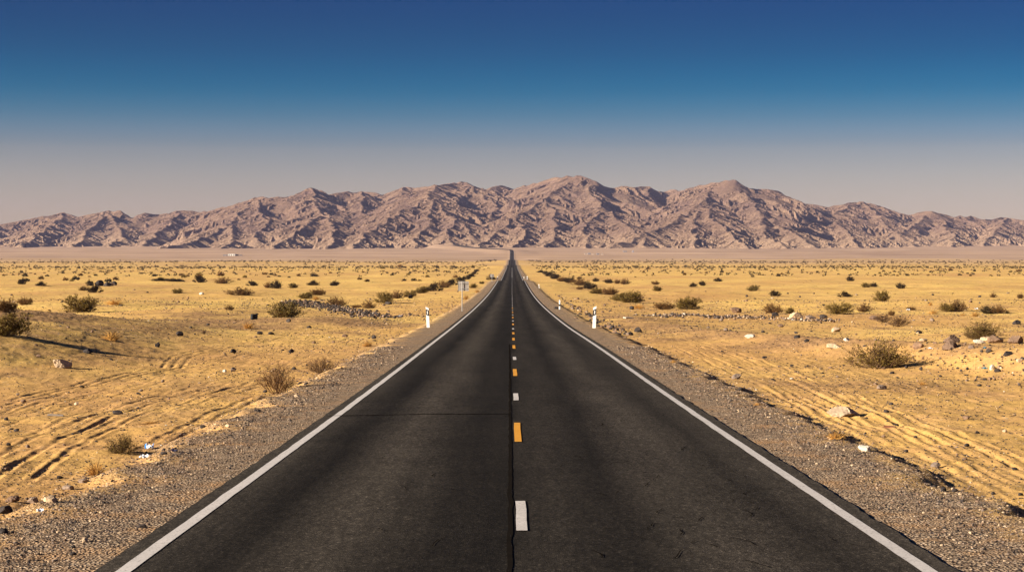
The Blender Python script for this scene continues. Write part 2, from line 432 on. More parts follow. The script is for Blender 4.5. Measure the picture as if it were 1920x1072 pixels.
def zfull(x, y):
    x = np.asarray(x, float); y = np.asarray(y, float)
    fi = np.clip(np.interp(y, rows, np.arange(len(rows))), 0, len(rows) - 1.001)
    fj = np.clip(np.interp(x / wid(y), cols, np.arange(len(cols))), 0, len(cols) - 1.001)
    i = fi.astype(int); j = fj.astype(int); a = fi - i; b = fj - j
    return (ZZ[i, j] * (1 - a) * (1 - b) + ZZ[i + 1, j] * a * (1 - b) + ZZ[i, j + 1] * (1 - a) * b + ZZ[i + 1, j + 1] * a * b)

def place(px, py):
    x, y = at(px, py); return x, y, float(zfull(x, y))

# ------------------------------------------------------------------ road
rr = rows[(rows > -60) & (rows < 4300)]
rc = road_cx(rr); rz = road_z(rr)
rag = 0.02 * fbm(rr / 1.3, rr * 0 + 3, 3, 51); rag2 = 0.035 * fbm(rr / 1.1, rr * 0 + 8, 3, 52)
slant = 1 / np.cos(np.arctan(np.gradient(rc, rr)))            # keeps the width true where the road turns
xs_l = np.array([-3.55, -3.5, -1.7, 0.0, 1.7, 3.5, 3.55])
RX = rc[:, None] + xs_l[None, :] * slant[:, None]
far_w = 1 + 0.9 * sstep(3560, 3680, rr)
RX = rc[:, None] + (RX - rc[:, None]) * far_w[:, None]
RX[:, :2] += rag[:, None]; RX[:, -2:] += rag2[:, None]
crown = np.array([-0.16, -0.012, 0.02, 0.03, 0.02, -0.012, -0.16])
RZ = rz[:, None] + crown[None, :] + (xs_l * 0.10)[None, :] * sstep(3560, 3700, rr)[:, None]
RY = np.repeat(rr[:, None], len(xs_l), 1)
ri = np.arange(RX.size).reshape(RX.shape)
road = mesh_np('road', np.stack([RX, RY, RZ], -1).reshape(-1, 3), np.stack([ri[:-1, :-1], ri[:-1, 1:], ri[1:, 1:], ri[1:, :-1]], -1).reshape(-1, 4), M_ROAD, False)
tag(road, kind='structure')
def road_surf(dx, y): return float(road_z(y)) + float(np.interp(dx, xs_l, crown))
def strip(name, pts, mat, lift=0.006, parent=road):
    """pts: list of (xl, xr, y) measured from the road's centre line"""
    Vs, Fs = [], []
    for k, (a, b, y) in enumerate(pts):
        c = float(road_cx(y))
        Vs += [(c + a, y, road_surf(a, y) + lift), (c + b, y, road_surf(b, y) + lift)]
        if k: Fs.append((2 * k - 2, 2 * k - 1, 2 * k + 1, 2 * k))
    o = mesh_np(name, np.array(Vs), np.array(Fs), mat, False, parent); return o
ry = rr[(rr > -20) & (rr < 3500)][::3]
for sgn in (-1, 1):
    wv = 0.012 * fbm(ry / 1.7, ry * 0 + sgn, 3, 55)
    strip('edge_line', [(sgn * 3.25 - 0.065 + w, sgn * 3.25 + 0.065 + w * 0.6, float(y)) for y, w in zip(ry, wv)], M_WHITE)
d = 17.8; k = 0
seq = 'wowowoo'
while d < 640:
    col = seq[k] if k < len(seq) else ('o' if (k % 2 and d < 185) else 'w')
    L = 4.0 if col == 'o' else 2.5
    c0 = 0.10 * max(0, 1 - d / 300) - float(road_cx(d))
    yy = np.linspace(d, d + L, 4)
    jit = [random.uniform(-0.006, 0.006) for _ in yy]
    strip('centre_dash', [(c0 - 0.052 + j, c0 + 0.052 + j, float(y)) for y, j in zip(yy, jit)], M_YEL if col == 'o' else M_WHITE, 0.0085)
    d += 10.45; k += 1
yy = np.concatenate([rr[(rr > 640) & (rr < 1200)]])
strip('centre_line', [(-0.05, 0.05, float(y)) for y in yy], M_WHITE, 0.012)
# seams, patch and cracks
yy = np.linspace(5, 75, 240); wv = 0.018 * fbm(yy / 1.6, yy * 0, 4, 57); ww = 0.02 + 0.012 * np.abs(fbm(yy / 0.9, yy * 0 + 4, 3, 58))
strip('tar_seam', [(-0.13 + w - v, -0.13 + w + v, float(y)) for y, w, v in zip(yy, wv, ww)], M_TAR)
yy = np.linspace(34.3, 34.9, 2)
xsn = np.linspace(-3.45, -0.1, 40)
def polystrip(name, pts, wdt, mat, lift=0.007):
    """thin crack along points (dx, y) from the centre line"""
    P = np.array(pts); T = np.gradient(P, axis=0); T /= np.linalg.norm(T, axis=1)[:, None]; Nn = np.stack([-T[:, 1], T[:, 0]], 1)
    Vs, Fs = [], []
    for k in range(len(P)):
        wk = wdt * (0.4 if k in (0, len(P) - 1) else random.uniform(0.7, 1.3))
        for s in (-1, 1):
            dx, y = P[k] + s * wk * Nn[k]
            Vs.append((float(road_cx(y)) + dx, y, road_surf(dx, y) + lift))
        if k: Fs.append((2 * k - 2, 2 * k - 1, 2 * k + 1, 2 * k))
    return mesh_np(name, np.array(Vs), np.array(Fs), mat, False, road)
polystrip('tar_seam', [(xx, 34.6 + 0.05 * math.sin(xx * 3) + random.uniform(-0.03, 0.03)) for xx in xsn], 0.05, M_TAR)
yy = np.linspace(181, 466, 90)
strip('asphalt_patch', [(0.05, 3.47, float(y)) for y in yy], M_PATCH, 0.004)
for q in range(95):
    dx = random.choice([random.uniform(0.4, 2.9), random.uniform(0.6, 2.9), random.uniform(1.3, 2.6), random.uniform(-3, -0.5)]); y = random.uniform(15.5, 40) if q < 50 else random.uniform(15.5, 26)
    n = random.randint(3, 7); ang = random.choice([random.uniform(-0.35, 0.35), random.uniform(0, 3.1)]); pts = []
    for k in range(n):
        pts.append((dx, y)); ang += random.uniform(-0.7, 0.7)
        st = random.uniform(0.03, 0.09); dx += st * math.cos(ang); y += st * 2.2 * math.sin(ang)
    polystrip('crack', pts, random.uniform(0.003, 0.008), M_TAR)

# ------------------------------------------------------------------ mountains
def pxw(px, py, d): return ((px - CX) / F * d, d, CAMZ - (py - HY) / F * d)
SKY = [(-700, 440), (-600, 425), (-480, 432), (-380, 415), (-260, 430), (-160, 418), (-80, 424), (0, 421), (60, 409), (121, 398), (144, 406), (201, 395), (232, 396), (257, 407), (279, 398), (299, 403), (336, 394), (379, 397), (426, 387), (480, 369),
       (537, 370), (584, 350), (618, 364), (640, 360), (674, 359), (695, 360), (719, 364), (757, 350), (781, 352), (815, 347), (872, 340), (909, 355), (935, 346), (962, 353), (996, 345),
       (1040, 332), (1063, 331), (1083, 328), (1110, 335), (1137, 351), (1170, 348), (1184, 352), (1214, 348), (1238, 360), (1261, 355), (1280, 356), (1307, 348), (1340, 342), (1376, 336),
       (1396, 349), (1428, 353), (1458, 357), (1481, 374), (1512, 379), (1548, 388), (1582, 382), (1616, 377), (1659, 388), (1696, 402), (1750, 395), (1790, 407), (1817, 403), (1847, 412),
       (1888, 407), (1920, 412), (1990, 405), (2080, 420), (2180, 410), (2300, 425), (2420, 418), (2560, 435)]
_sd = pchip([-800, 0, 300, 480, 760, 960, 1083, 1240, 1376, 1500, 1700, 1920, 2700], [6400, 6300, 6200, 5900, 6100, 6300, 6000, 6400, 6000, 6500, 6500, 6700, 6700])
RIDGES = [
    [(801, 369, 5350), (740, 405, 5000), (700, 432, 4720), (655, 466, 4380)], [(801, 369, 5350), (845, 405, 5000), (885, 440, 4700)], [(801, 369, 5350), (800, 420, 4850), (770, 466, 4380)],
    [(801, 369, 5350), (815, 347, 6100)], [(845, 405, 5000), (835, 440, 4650), (850, 464, 4420)],
    [(1083, 328, 6000), (1022, 370, 5500), (970, 405, 5050), (925, 440, 4700), (895, 458, 4480)], [(1022, 370, 5500), (1050, 420, 4900), (1030, 464, 4400)], [(1083, 328, 6000), (1130, 385, 5350), (1180, 420, 4900), (1215, 462, 4400)],
    [(1130, 385, 5350), (1100, 430, 4800), (1110, 466, 4350)], [(970, 405, 5050), (985, 440, 4700), (960, 464, 4400)],
    [(1340, 342, 6050), (1313, 380, 5400), (1250, 420, 4900), (1150, 464, 4350)], [(1313, 380, 5400), (1345, 420, 4850), (1400, 466, 4350)], [(1313, 380, 5400), (1290, 430, 4750), (1300, 466, 4350)],
    [(1376, 336, 6000), (1420, 400, 5300), (1440, 440, 4780), (1480, 466, 4380)], [(1420, 400, 5300), (1470, 425, 5000), (1530, 462, 4550)],
    [(584, 350, 5950), (600, 400, 5350), (560, 432, 4850), (500, 468, 4380)], [(600, 400, 5350), (640, 430, 4850), (610, 467, 4380)],
    [(872, 340, 6150), (930, 385, 5650), (900, 430, 5000)], [(1214, 348, 6300), (1225, 400, 5650), (1195, 440, 5000)],
    [(1616, 377, 6500), (1552, 400, 5800), (1500, 432, 5200), (1450, 462, 4650)], [(1552, 400, 5800), (1590, 430, 5300), (1610, 460, 4850)],
    [(480, 369, 5900), (430, 420, 5350), (370, 450, 4900), (280, 469, 4480)], [(430, 420, 5350), (440, 450, 4850), (410, 469, 4430)], [(480, 369, 5900), (500, 410, 5350), (480, 450, 4800)],
    [(336, 394, 6150), (300, 430, 5600), (270, 458, 5150)], [(201, 395, 6200), (170, 430, 5650), (140, 460, 5150)], [(201, 395, 6200), (230, 440, 5500), (210, 462, 5050)], [(121, 398, 6250), (80, 435, 5600), (40, 461, 5100)],
    [(0, 421, 6300), (-40, 445, 5700), (-80, 462, 5100)],
    [(1750, 395, 6550), (1700, 430, 5800), (1650, 460, 5150)], [(1750, 395, 6550), (1790, 440, 5650), (1780, 460, 5200)], [(1888, 407, 6650), (1860, 440, 5800), (1840, 459, 5350)], [(1616, 377, 6500), (1670, 425, 5800), (1710, 460, 5200)],
    [(1990, 405, 6700), (1960, 440, 5900), (1930, 458, 5400)], [(-260, 430, 6350), (-220, 455, 5600)], [(2180, 410, 6700), (2150, 445, 5900)],
    [(757, 350, 6100), (730, 385, 5700)], [(672, 359, 6050), (690, 400, 5450), (670, 440, 4900)],
]
ER_ITS, ER_K = 2, 0.015
GS = 4.5
gx = np.arange(-3000, 3000.1, GS); gy = np.arange(4050, 7900.1, GS)
HX, HYY = np.meshgrid(gx, gy)
wx = HX + 15 * fbm(HX / 300, HYY / 300, 2, 101) + 1.5 * fbm(HX / 50, HYY / 50, 2, 111)
wy = HYY + 15 * fbm(HX / 300, HYY / 300, 2, 121) + 1.5 * fbm(HX / 50, HYY / 50, 2, 131)
H = np.full(HX.shape, -60.0)
base = _pp(HYY) + CAMZ
mr = random.Random(11)
def add_seg(p, q, slope, reach):
    """raise the land to a ridge from p to q whose flanks fall away at the given slope"""
    (x0, y0, z0), (x1, y1, z1) = p, q
    i0 = max(int((min(y0, y1) - reach - gy[0]) / GS), 0); i1 = min(int((max(y0, y1) + reach - gy[0]) / GS) + 2, len(gy))
    j0 = max(int((min(x0, x1) - reach - gx[0]) / GS), 0); j1 = min(int((max(x0, x1) + reach - gx[0]) / GS) + 2, len(gx))
    if i1 <= i0 or j1 <= j0: return
    a, b = wx[i0:i1, j0:j1], wy[i0:i1, j0:j1]
    dx, dy = x1 - x0, y1 - y0; L2 = dx * dx + dy * dy + 1e-6
    t = np.clip(((a - x0) * dx + (b - y0) * dy) / L2, 0, 1)
    d = np.hypot(a - x0 - t * dx, b - y0 - t * dy)
    np.maximum(H[i0:i1, j0:j1], z0 + t * (z1 - z0) - slope * d * (1 - 0.00025 * np.minimum(d, 800)), out=H[i0:i1, j0:j1])
LEVELS = [(185, 0.40, 430, 0.57, 420), (44, 0.38, 130, 0.90, 125), (13, 0.40, 46, 1.6, 40)]
def grow(pts, lev):
    if lev >= len(LEVELS): return
    gap, desc, length, flank, reach = LEVELS[lev]
    for sgn in (-1, 1):
        pos = mr.uniform(0.2, 0.9) * gap
        for (x0, y0, z0), (x1, y1, z1) in zip(pts[:-1], pts[1:]):
            L = math.hypot(x1 - x0, y1 - y0)
            if L < 1: continue
            tx, ty = (x1 - x0) / L, (y1 - y0) / L
            if z1 > z0: tx, ty = -tx, -ty
            while pos < L:
                f = pos / L; px, py, pz = x0 + f * (x1 - x0), y0 + f * (y1 - y0), z0 + f * (z1 - z0)
                pos += gap * mr.uniform(0.6, 1.5)
                if pz < _pp(py) + CAMZ + (4, 3, 2)[lev]: continue
                an = R(mr.uniform(18, 52)); nx, ny = -ty * sgn, tx * sgn
                vx, vy = nx * math.cos(an) + tx * math.sin(an), ny * math.cos(an) + ty * math.sin(an)
                sp = [(px, py, pz)]; ln = length * mr.uniform(0.6, 1.25) * (1 if lev else min(1.0, 0.35 + (pz - 10) / 220)); ds = desc * mr.uniform(0.8, 1.2); nseg = 4 if lev == 0 else 2
                for k in range(nseg):
                    w = R(mr.gauss(0, (11, 6, 4)[lev])); vx, vy = vx * math.cos(w) - vy * math.sin(w), vx * math.sin(w) + vy * math.cos(w)
                    px += vx * ln / nseg; py += vy * ln / nseg; pz -= ds * ln / nseg * mr.uniform(0.55, 1.45)
                    sp.append((px, py, pz))
                fl = flank * mr.uniform(0.88, 1.12)
                for p, q in zip(sp[:-1], sp[1:]): add_seg(p, q, fl, reach)
                grow(sp, lev + 1)
            pos -= L
mains = [([pxw(px, py, float(_sd(px)) + 130 * math.sin(px * 0.021) + 80 * math.sin(px * 0.067)) for px, py in SKY], 0.46)]
mains += [([pxw(*p) for p in rd], 0.55 + 0.06 * math.sin(q * 1.7)) for q, rd in enumerate(RIDGES)]
def rough(pts, k):
    out = []
    for (x0, y0, z0), (x1, y1, z1) in zip(pts[:-1], pts[1:]):
        n = max(1, int(math.hypot(x1 - x0, y1 - y0) / 34))
        for i in range(n):
            f = i / n; e = 0 if i == 0 else 1
            out.append((x0 + f * (x1 - x0) + e * mr.gauss(0, 4), y0 + f * (y1 - y0) + e * mr.gauss(0, 4), z0 + f * (z1 - z0) + e * mr.gauss(0, k)))
    return out + [pts[-1]]
mains = [(rough(p, 2.6), f) for p, f in mains]
for pts, fl in mains:
    for p, q in zip(pts[:-1], pts[1:]): add_seg(p, q, fl, 900)
for pts, fl in mains:
    grow(pts, 0); grow(pts, 1); grow(pts, 2)
mtop = sstep(-10, 60, H - base)
H += (1.5 * fbm(HX / 80, HYY / 80, 2, 141) + 0.8 * fbm(HX / 20, HYY / 20, 2, 145)) * mtop
def erode(h, its, K, dx, talus):
    ny, nx = h.shape; n = ny * nx
    fixed = (h <= base - 6).ravel(); bm_ = np.zeros_like(h, bool); bm_[0] = bm_[-1] = True; bm_[:, 0] = bm_[:, -1] = True; fixed |= bm_.ravel()
    offs = [(-1, 0), (1, 0), (0, -1), (0, 1), (-1, -1), (-1, 1), (1, -1), (1, 1)]
    ids = np.arange(n).reshape(h.shape)
    fx2 = fixed.reshape(h.shape)
    for _ in range(12):
        hp = np.pad(h, 1, mode='edge')
        low = np.minimum.reduce([hp[1 + dy:1 + dy + ny, 1 + dx_:1 + dx_ + nx] for dy, dx_ in offs])
        h = np.where((h <= low) & ~fx2, low + 0.05, h)
    for it in range(its):
        hp = np.pad(h, 1, mode='edge'); idp = np.pad(ids, 1, mode='edge')
        best = np.full(h.shape, 0.0); rec = ids.copy(); lowest = np.full(h.shape, 1e9)
        for dy, dx_ in offs:
            nb = hp[1 + dy:1 + dy + ny, 1 + dx_:1 + dx_ + nx]; L = math.hypot(dy, dx_)
            s = (h - nb) / L; better = s > best
            best = np.where(better, s, best); rec = np.where(better, idp[1 + dy:1 + dy + ny, 1 + dx_:1 + dx_ + nx], rec)
            lowest = np.minimum(lowest, nb)
        pit = (best <= 0) & ~fx2
        r = rec.ravel().copy(); r[fixed] = np.arange(n)[fixed]
        lvl = (r != np.arange(n)).astype(np.int32); p = r.copy()
        for _ in range(12):
            lvl = lvl + lvl[p]; p = p[p]
        order = np.argsort(lvl, kind='stable'); ls = lvl[order]
        bounds = np.searchsorted(ls, np.arange(ls[-1] + 2))
        A = np.ones(n)
        for L in range(ls[-1], 0, -1):
            s = order[bounds[L]:bounds[L + 1]]; np.add.at(A, r[s], A[s])
        hh = h.ravel().copy(); Fc = K * (np.minimum(A, 1500) - 1) ** 0.5
        for L in range(1, ls[-1] + 1):
            s = order[bounds[L]:bounds[L + 1]]; f = Fc[s]
            hh[s] = (hh[s] + f * hh[r[s]]) / (1 + f)
        h = np.where(pit, lowest + 0.3, hh.reshape(h.shape))
        # slopes steeper than the rock will stand slump
        hp = np.pad(h, 1, mode='edge')
        low4 = np.minimum.reduce([hp[1 + dy:1 + dy + ny, 1 + dx_:1 + dx_ + nx] + talus * dx * math.hypot(dy, dx_) for dy, dx_ in offs])
        h = np.where((h > low4) & ~fx2, 0.5 * h + 0.5 * low4, h)
    return h
H = erode(H, ER_ITS, ER_K, GS, 1.6)
# height of the crest brought to the surveyed crest line, as a function of x only
sx_t = np.array([pxw(px, py, float(_sd(px)))[0] for px, py in SKY])
for _ in range(3):
    px_c = CX + F * HX / HYY; ang = (H - CAMZ) / HYY
    bins = np.clip(((px_c + 700) / 8).astype(int), 0, 409); mx = np.full(410, -1.0); np.maximum.at(mx, bins.ravel(), ang.ravel())
    pb = -700 + 8 * (np.arange(410) + 0.5); tgt = (HY - np.interp(pb, [s[0] for s in SKY], [s[1] for s in SKY])) / F
    ratio = np.clip(np.where(mx > 0.002, tgt / np.maximum(mx, 0.002), 1), 0.7, 1.5)
    ratio = np.convolve(np.pad(ratio, 2, mode='edge'), [0.1, 0.25, 0.3, 0.25, 0.1], 'valid')
    fx = np.interp(HX, (pb - CX) / F * _sd(pb), ratio)
    wgt = sstep(20, 110, H - base)
    H = np.where(H > base, base + (H - base) * (1 + (fx - 1) * wgt), H)
H = H + 0.9 * fbm(HX / 18, HYY / 18, 2, 151) * sstep(0, 60, H - base)
keep = H > base - 12
hi = np.arange(H.size).reshape(H.shape)
hq = np.stack([hi[:-1, :-1], hi[:-1, 1:], hi[1:, 1:], hi[1:, :-1]], -1)
km = keep[:-1, :-1] | keep[1:, 1:] | keep[1:, :-1] | keep[:-1, 1:]
hq = hq[km]; used = np.unique(hq); rem = np.zeros(H.size, np.int32); rem[used] = np.arange(len(used))
HV = np.stack([HX, HYY, H], -1).reshape(-1, 3)
HTOP = float(H.max()) + 4.0
mtn = mesh_np('mountains', HV[used], rem[hq], M_MTN, False)
add_attr(mtn, 'toe', (1 - sstep(2, 55, H - base)).ravel()[used])
tag(mtn, kind='structure')
#HERE_OBJECTS
# ------------------------------------------------------------------ air
hv = np.array([(x, y, z) for z in (-8.0, HTOP) for y in (-250.0, 9600.0) for x in (-10500.0, 10500.0)])
hf = np.array([(0, 2, 3, 1), (4, 5, 7, 6), (0, 1, 5, 4), (2, 6, 7, 3), (0, 4, 6, 2), (1, 3, 7, 5)])
hm = bpy.data.materials.new('haze_air'); hm.use_nodes = True; hm.node_tree.nodes.clear()
ho = hm.node_tree.nodes.new('ShaderNodeOutputMaterial'); hp_ = hm.node_tree.nodes.new('ShaderNodeVolumePrincipled')
hp_.inputs['Color'].default_value = (0.41, 0.41, 0.65, 1); hp_.inputs['Density'].default_value = HAZE; hp_.inputs['Anisotropy'].default_value = 0.0
hm.node_tree.links.new(hp_.outputs[0], ho.inputs['Volume'])
haze = mesh_np('haze', hv, hf, hm); tag(haze, kind='stuff')

# ------------------------------------------------------------------ shrubs
M_BARK = simple('shrub_bark', (0.105, 0.058, 0.027), 0.9, 0.3, 6, rand=0.25)
M_LEAF = {'olive': simple('olive_leaf', (0.120, 0.080, 0.015), 0.8, 0.45, 9, 0.15, rand=0.22),
          'dark': simple('dark_leaf', (0.027, 0.019, 0.007), 0.8, 0.45, 9, 0.15, rand=0.22),
          'brown': simple('dry_brown_leaf', (0.115, 0.058, 0.017), 0.9, 0.4, 9, 0.1, rand=0.2),
          'gold': simple('dry_golden_grass', (0.42, 0.22, 0.055), 0.9, 0.3, 9, 0.1, rand=0.15)}

class MB:
    def __init__(s): s.V, s.F = [], []
    def tube(s, pts, r0, r1, n=3):
        P = [np.array(p, float) for p in pts]; m = len(P); b0 = len(s.V)
        for k, p in enumerate(P):
            t = P[min(k + 1, m - 1)] - P[max(k - 1, 0)]; t /= (np.linalg.norm(t) + 1e-9)
            a = np.cross(t, (0.31, 0.17, 0.93)); a /= (np.linalg.norm(a) + 1e-9); b = np.cross(t, a)
            r = r0 + (r1 - r0) * k / (m - 1)
            for q in range(n):
                an = 2 * math.pi * q / n; s.V.append(p + r * (math.cos(an) * a + math.sin(an) * b))
        for k in range(m - 1):
            for q in range(n):
                s.F.append((b0 + k * n + q, b0 + k * n + (q + 1) % n, b0 + (k + 1) * n + (q + 1) % n, b0 + (k + 1) * n + q))
    def leaf(s, p, d, L, w):
        d = np.array(d, float); d /= (np.linalg.norm(d) + 1e-9)
        a = np.cross(d, [random.gauss(0, 1) for _ in range(3)]); a /= (np.linalg.norm(a) + 1e-9)
        b0 = len(s.V); p = np.array(p, float)
        s.V += [p, p + d * L * 0.5 + a * w, p + d * L, p + d * L * 0.5 - a * w]; s.F.append((b0, b0 + 1, b0 + 2, b0 + 3))
    def box(s, c, h, rot=None):
        b0 = len(s.V)
        for z in (-1, 1):
            for y in (-1, 1):
                for x in (-1, 1):
                    v = np.array((x * h[0], y * h[1], z * h[2]))
                    if rot is not None: v = rot @ v
                    s.V.append(v + np.array(c, float))
        s.F += [(b0 + a, b0 + b, b0 + c_, b0 + d) for a, b, c_, d in ((0, 2, 3, 1), (4, 5, 7, 6), (0, 1, 5, 4), (2, 6, 7, 3), (0, 4, 6, 2), (1, 3, 7, 5))]
    def build(s, name, mat, parent=None, smooth=False):
        return mesh_np(name, np.array(s.V), np.array(s.F), mat, smooth, parent)

def shrub_meshes(seed, nst, spread, hr, sub, leaves, leafL, leafW, r0, flat=0.0):
    """a bush one unit wide and hr high: returns stems and leaves"""
    rs = random.Random(seed); S, Lf = MB(), MB(); tips = []
    lob = [(rs.uniform(0, 6.28), rs.uniform(0.78, 1.12)) for _ in range(5)]
    def reach(phi):
        return sum(w * max(0.05, math.cos(phi - p)) ** 2 for p, w in lob) / sum(max(0.05, math.cos(phi - p)) ** 2 for p, w in lob)
    for k in range(nst):
        phi = rs.uniform(0, 6.283); th = (rs.random() ** 0.6) * spread
        L = rs.uniform(0.72, 1.06) * reach(phi)
        tip = np.array((0.5 * math.sin(th) * math.cos(phi), 0.5 * math.sin(th) * math.sin(phi), hr * (math.cos(th) ** 0.7 if th < 1.57 else 0.04))) * L
        tip[2] = max(tip[2], 0.05 * hr)
        b = np.array((rs.gauss(0, 0.035), rs.gauss(0, 0.035), -0.03))
        mid = b + (tip - b) * 0.5 + np.array((rs.gauss(0, 0.03), rs.gauss(0, 0.03), -0.05 * hr * (1 if th > 0.8 else 0)))
        pts = [b, b + (mid - b) * 0.55 + np.array((rs.gauss(0, 0.012), rs.gauss(0, 0.012), 0)), mid, tip]
        S.tube(pts, r0, r0 * 0.35)
        dr = (tip - mid); dr /= np.linalg.norm(dr)
        for q in range(sub):
            t = rs.uniform(0.30, 0.97); p = mid + (tip - mid) * (t - 0.5) * 2 if t > 0.5 else b + (mid - b) * t * 2
            v = dr + np.array((rs.gauss(0, 0.6), rs.gauss(0, 0.6), rs.gauss(0.25, 0.45))); v /= np.linalg.norm(v)
            l = rs.uniform(0.07, 0.19) * (0.6 + hr)
            e = p + v * l; e[2] = max(e[2], 0.02)
            S.tube([p, p + v * l * 0.5 + np.array((rs.gauss(0, 0.012), rs.gauss(0, 0.012), 0.008)), e], r0 * 0.5, r0 * 0.22)
            tips.append((p, e))
            for w in range(2):
                v2 = v + np.array((rs.gauss(0, 0.7), rs.gauss(0, 0.7), rs.gauss(0.1, 0.6))); v2 /= np.linalg.norm(v2)
                p2 = p + v * l * rs.uniform(0.4, 0.95); e2 = p2 + v2 * l * 0.5; e2[2] = max(e2[2], 0.02)
                S.tube([p2, e2], r0 * 0.3, r0 * 0.16); tips.append((p2, e2))
    if leaves:
        for k in range(leaves):
            p, e = tips[rs.randrange(len(tips))]; f = rs.random()
            q = p + (e - p) * f + np.array((rs.gauss(0, 0.012), rs.gauss(0, 0.012), rs.gauss(0, 0.012))); q[2] = max(q[2], 0.012)
            d = (e - p) / (np.linalg.norm(e - p) + 1e-6) + np.array([rs.gauss(0, 0.6) for _ in range(3)])
            Lf.leaf(q, d, leafL * rs.uniform(0.6, 1.4), leafW * rs.uniform(0.7, 1.3))
    return S, Lf

random.seed(3)
PROTO = {}
def proto(kind, variants):
    PROTO[kind] = variants
def make_proto(name, stem_mat, leaf_mat, hr, args, part='foliage'):
    root = empty(name, (0, 0, -50)); S, Lf = shrub_meshes(*args)
    S.build('stems', stem_mat, root)
    if Lf.F: Lf.build(part, leaf_mat, root)
    return root, hr
proto('dense', [make_proto('desert_shrub', M_BARK, M_LEAF['olive'], 0.5, (s, 46, 1.5, 0.5, 8, 5600, 0.031, 0.0105, 0.0075)) for s in (1, 2, 3)])
proto('dark', [make_proto('desert_shrub', M_BARK, M_LEAF['dark'], 0.5, (s, 42, 1.5, 0.5, 8, 4800, 0.034, 0.014, 0.008)) for s in (4, 5)])
proto('brown', [make_proto('desert_shrub', M_BARK, M_LEAF['brown'], 0.45, (s, 40, 1.45, 0.45, 7, 3400, 0.034, 0.010, 0.008)) for s in (6, 7)])
proto('twig', [make_proto('twiggy_shrub', M_BARK, M_LEAF['brown'], 0.58, (s, 34, 1.3, 0.58, 10, 1300, 0.026, 0.006, 0.0075)) for s in (8, 9, 10)])
proto('wispy', [make_proto('twiggy_shrub', M_BARK, M_LEAF['olive'], 0.55, (s, 56, 1.42, 0.46, 10, 3400, 0.026, 0.0075, 0.0062)) for s in (14, 15)])
def grass_proto(seed, n, hr, lean):
    rs = random.Random(seed); root = empty('grass_tuft', (0, 0, -50)); G = MB()
    for k in range(n):
        phi = rs.uniform(0, 6.283); th = rs.random() ** 0.8 * lean; L = rs.uniform(0.6, 1.05)
        b = np.array((rs.gauss(0, 0.08), rs.gauss(0, 0.08), -0.02)); t = np.array((0.5 * math.sin(th) * math.cos(phi), 0.5 * math.sin(th) * math.sin(phi), hr * math.cos(th))) * L
        bend = np.array((0.09 * math.cos(phi), 0.09 * math.sin(phi), -0.10 * hr))
        G.tube([b, b + t * 0.5, b + t * 0.8 + bend * 0.3, b + t + bend], 0.010, 0.004)
    G.build('blades', M_LEAF['gold'], root)
    K = MB()
    for k in range(4):
        phi = rs.uniform(0, 6.283); K.tube([(0, 0, 0), (0.14 * math.cos(phi), 0.14 * math.sin(phi), hr * 0.6), (0.3 * math.cos(phi + 0.3), 0.3 * math.sin(phi + 0.3), hr * 1.1)], 0.009, 0.004)
    K.build('stalks', M_BARK, root)
    return root, hr
proto('gold', [grass_proto(s, 130, 0.55, 1.25) for s in (11, 12)])
def small_proto(seed, key, n, hr):
    rs = random.Random(seed); L = MB()
    for k in range(n):
        phi = rs.uniform(0, 6.283); th = math.acos(rs.uniform(0.0, 1)); r = rs.uniform(0.45, 1.0) * (0.85 + 0.25 * math.sin(phi * 3 + seed))
        p = (0.5 * r * math.sin(th) * math.cos(phi), 0.5 * r * math.sin(th) * math.sin(phi), hr * r * math.cos(th))
        L.leaf(p, (p[0] * 2 + rs.gauss(0, 0.3), p[1] * 2 + rs.gauss(0, 0.3), 0.5 + rs.gauss(0, 0.3)), 0.20 * rs.uniform(0.6, 1.3), 0.05)
    o = L.build('desert_shrub', M_LEAF[key]); o.location = (0, 0, -50)
    return o, hr
proto('small', [small_proto(s, k, 190, 0.5) for s, k in ((21, 'dark'), (22, 'dark'), (23, 'olive'), (24, 'brown'))])

def put(kind, px, py, w, h, label, cat='shrub', group=None, v=None, loc=None):
    if loc is None:
        x, y, z = place(px, py)
        w *= 1.1
        if w < 50 and py < 592: w, h = w * 1.22, h * 1.12
    else: x, y, z = loc
    src, hr = random.choice(PROTO[kind]) if v is None else PROTO[kind][v % len(PROTO[kind])]
    o = copy_tree(src)
    wm = w / F * y; hm_ = h / F * y
    o.location = (x, y + wm * 0.3, z - 0.02); o.rotation_euler = (0, 0, random.uniform(0, 6.28)); o.scale = (wm, wm * random.uniform(0.8, 1.0), hm_ / hr)
    tag(o, label, cat, group); return o

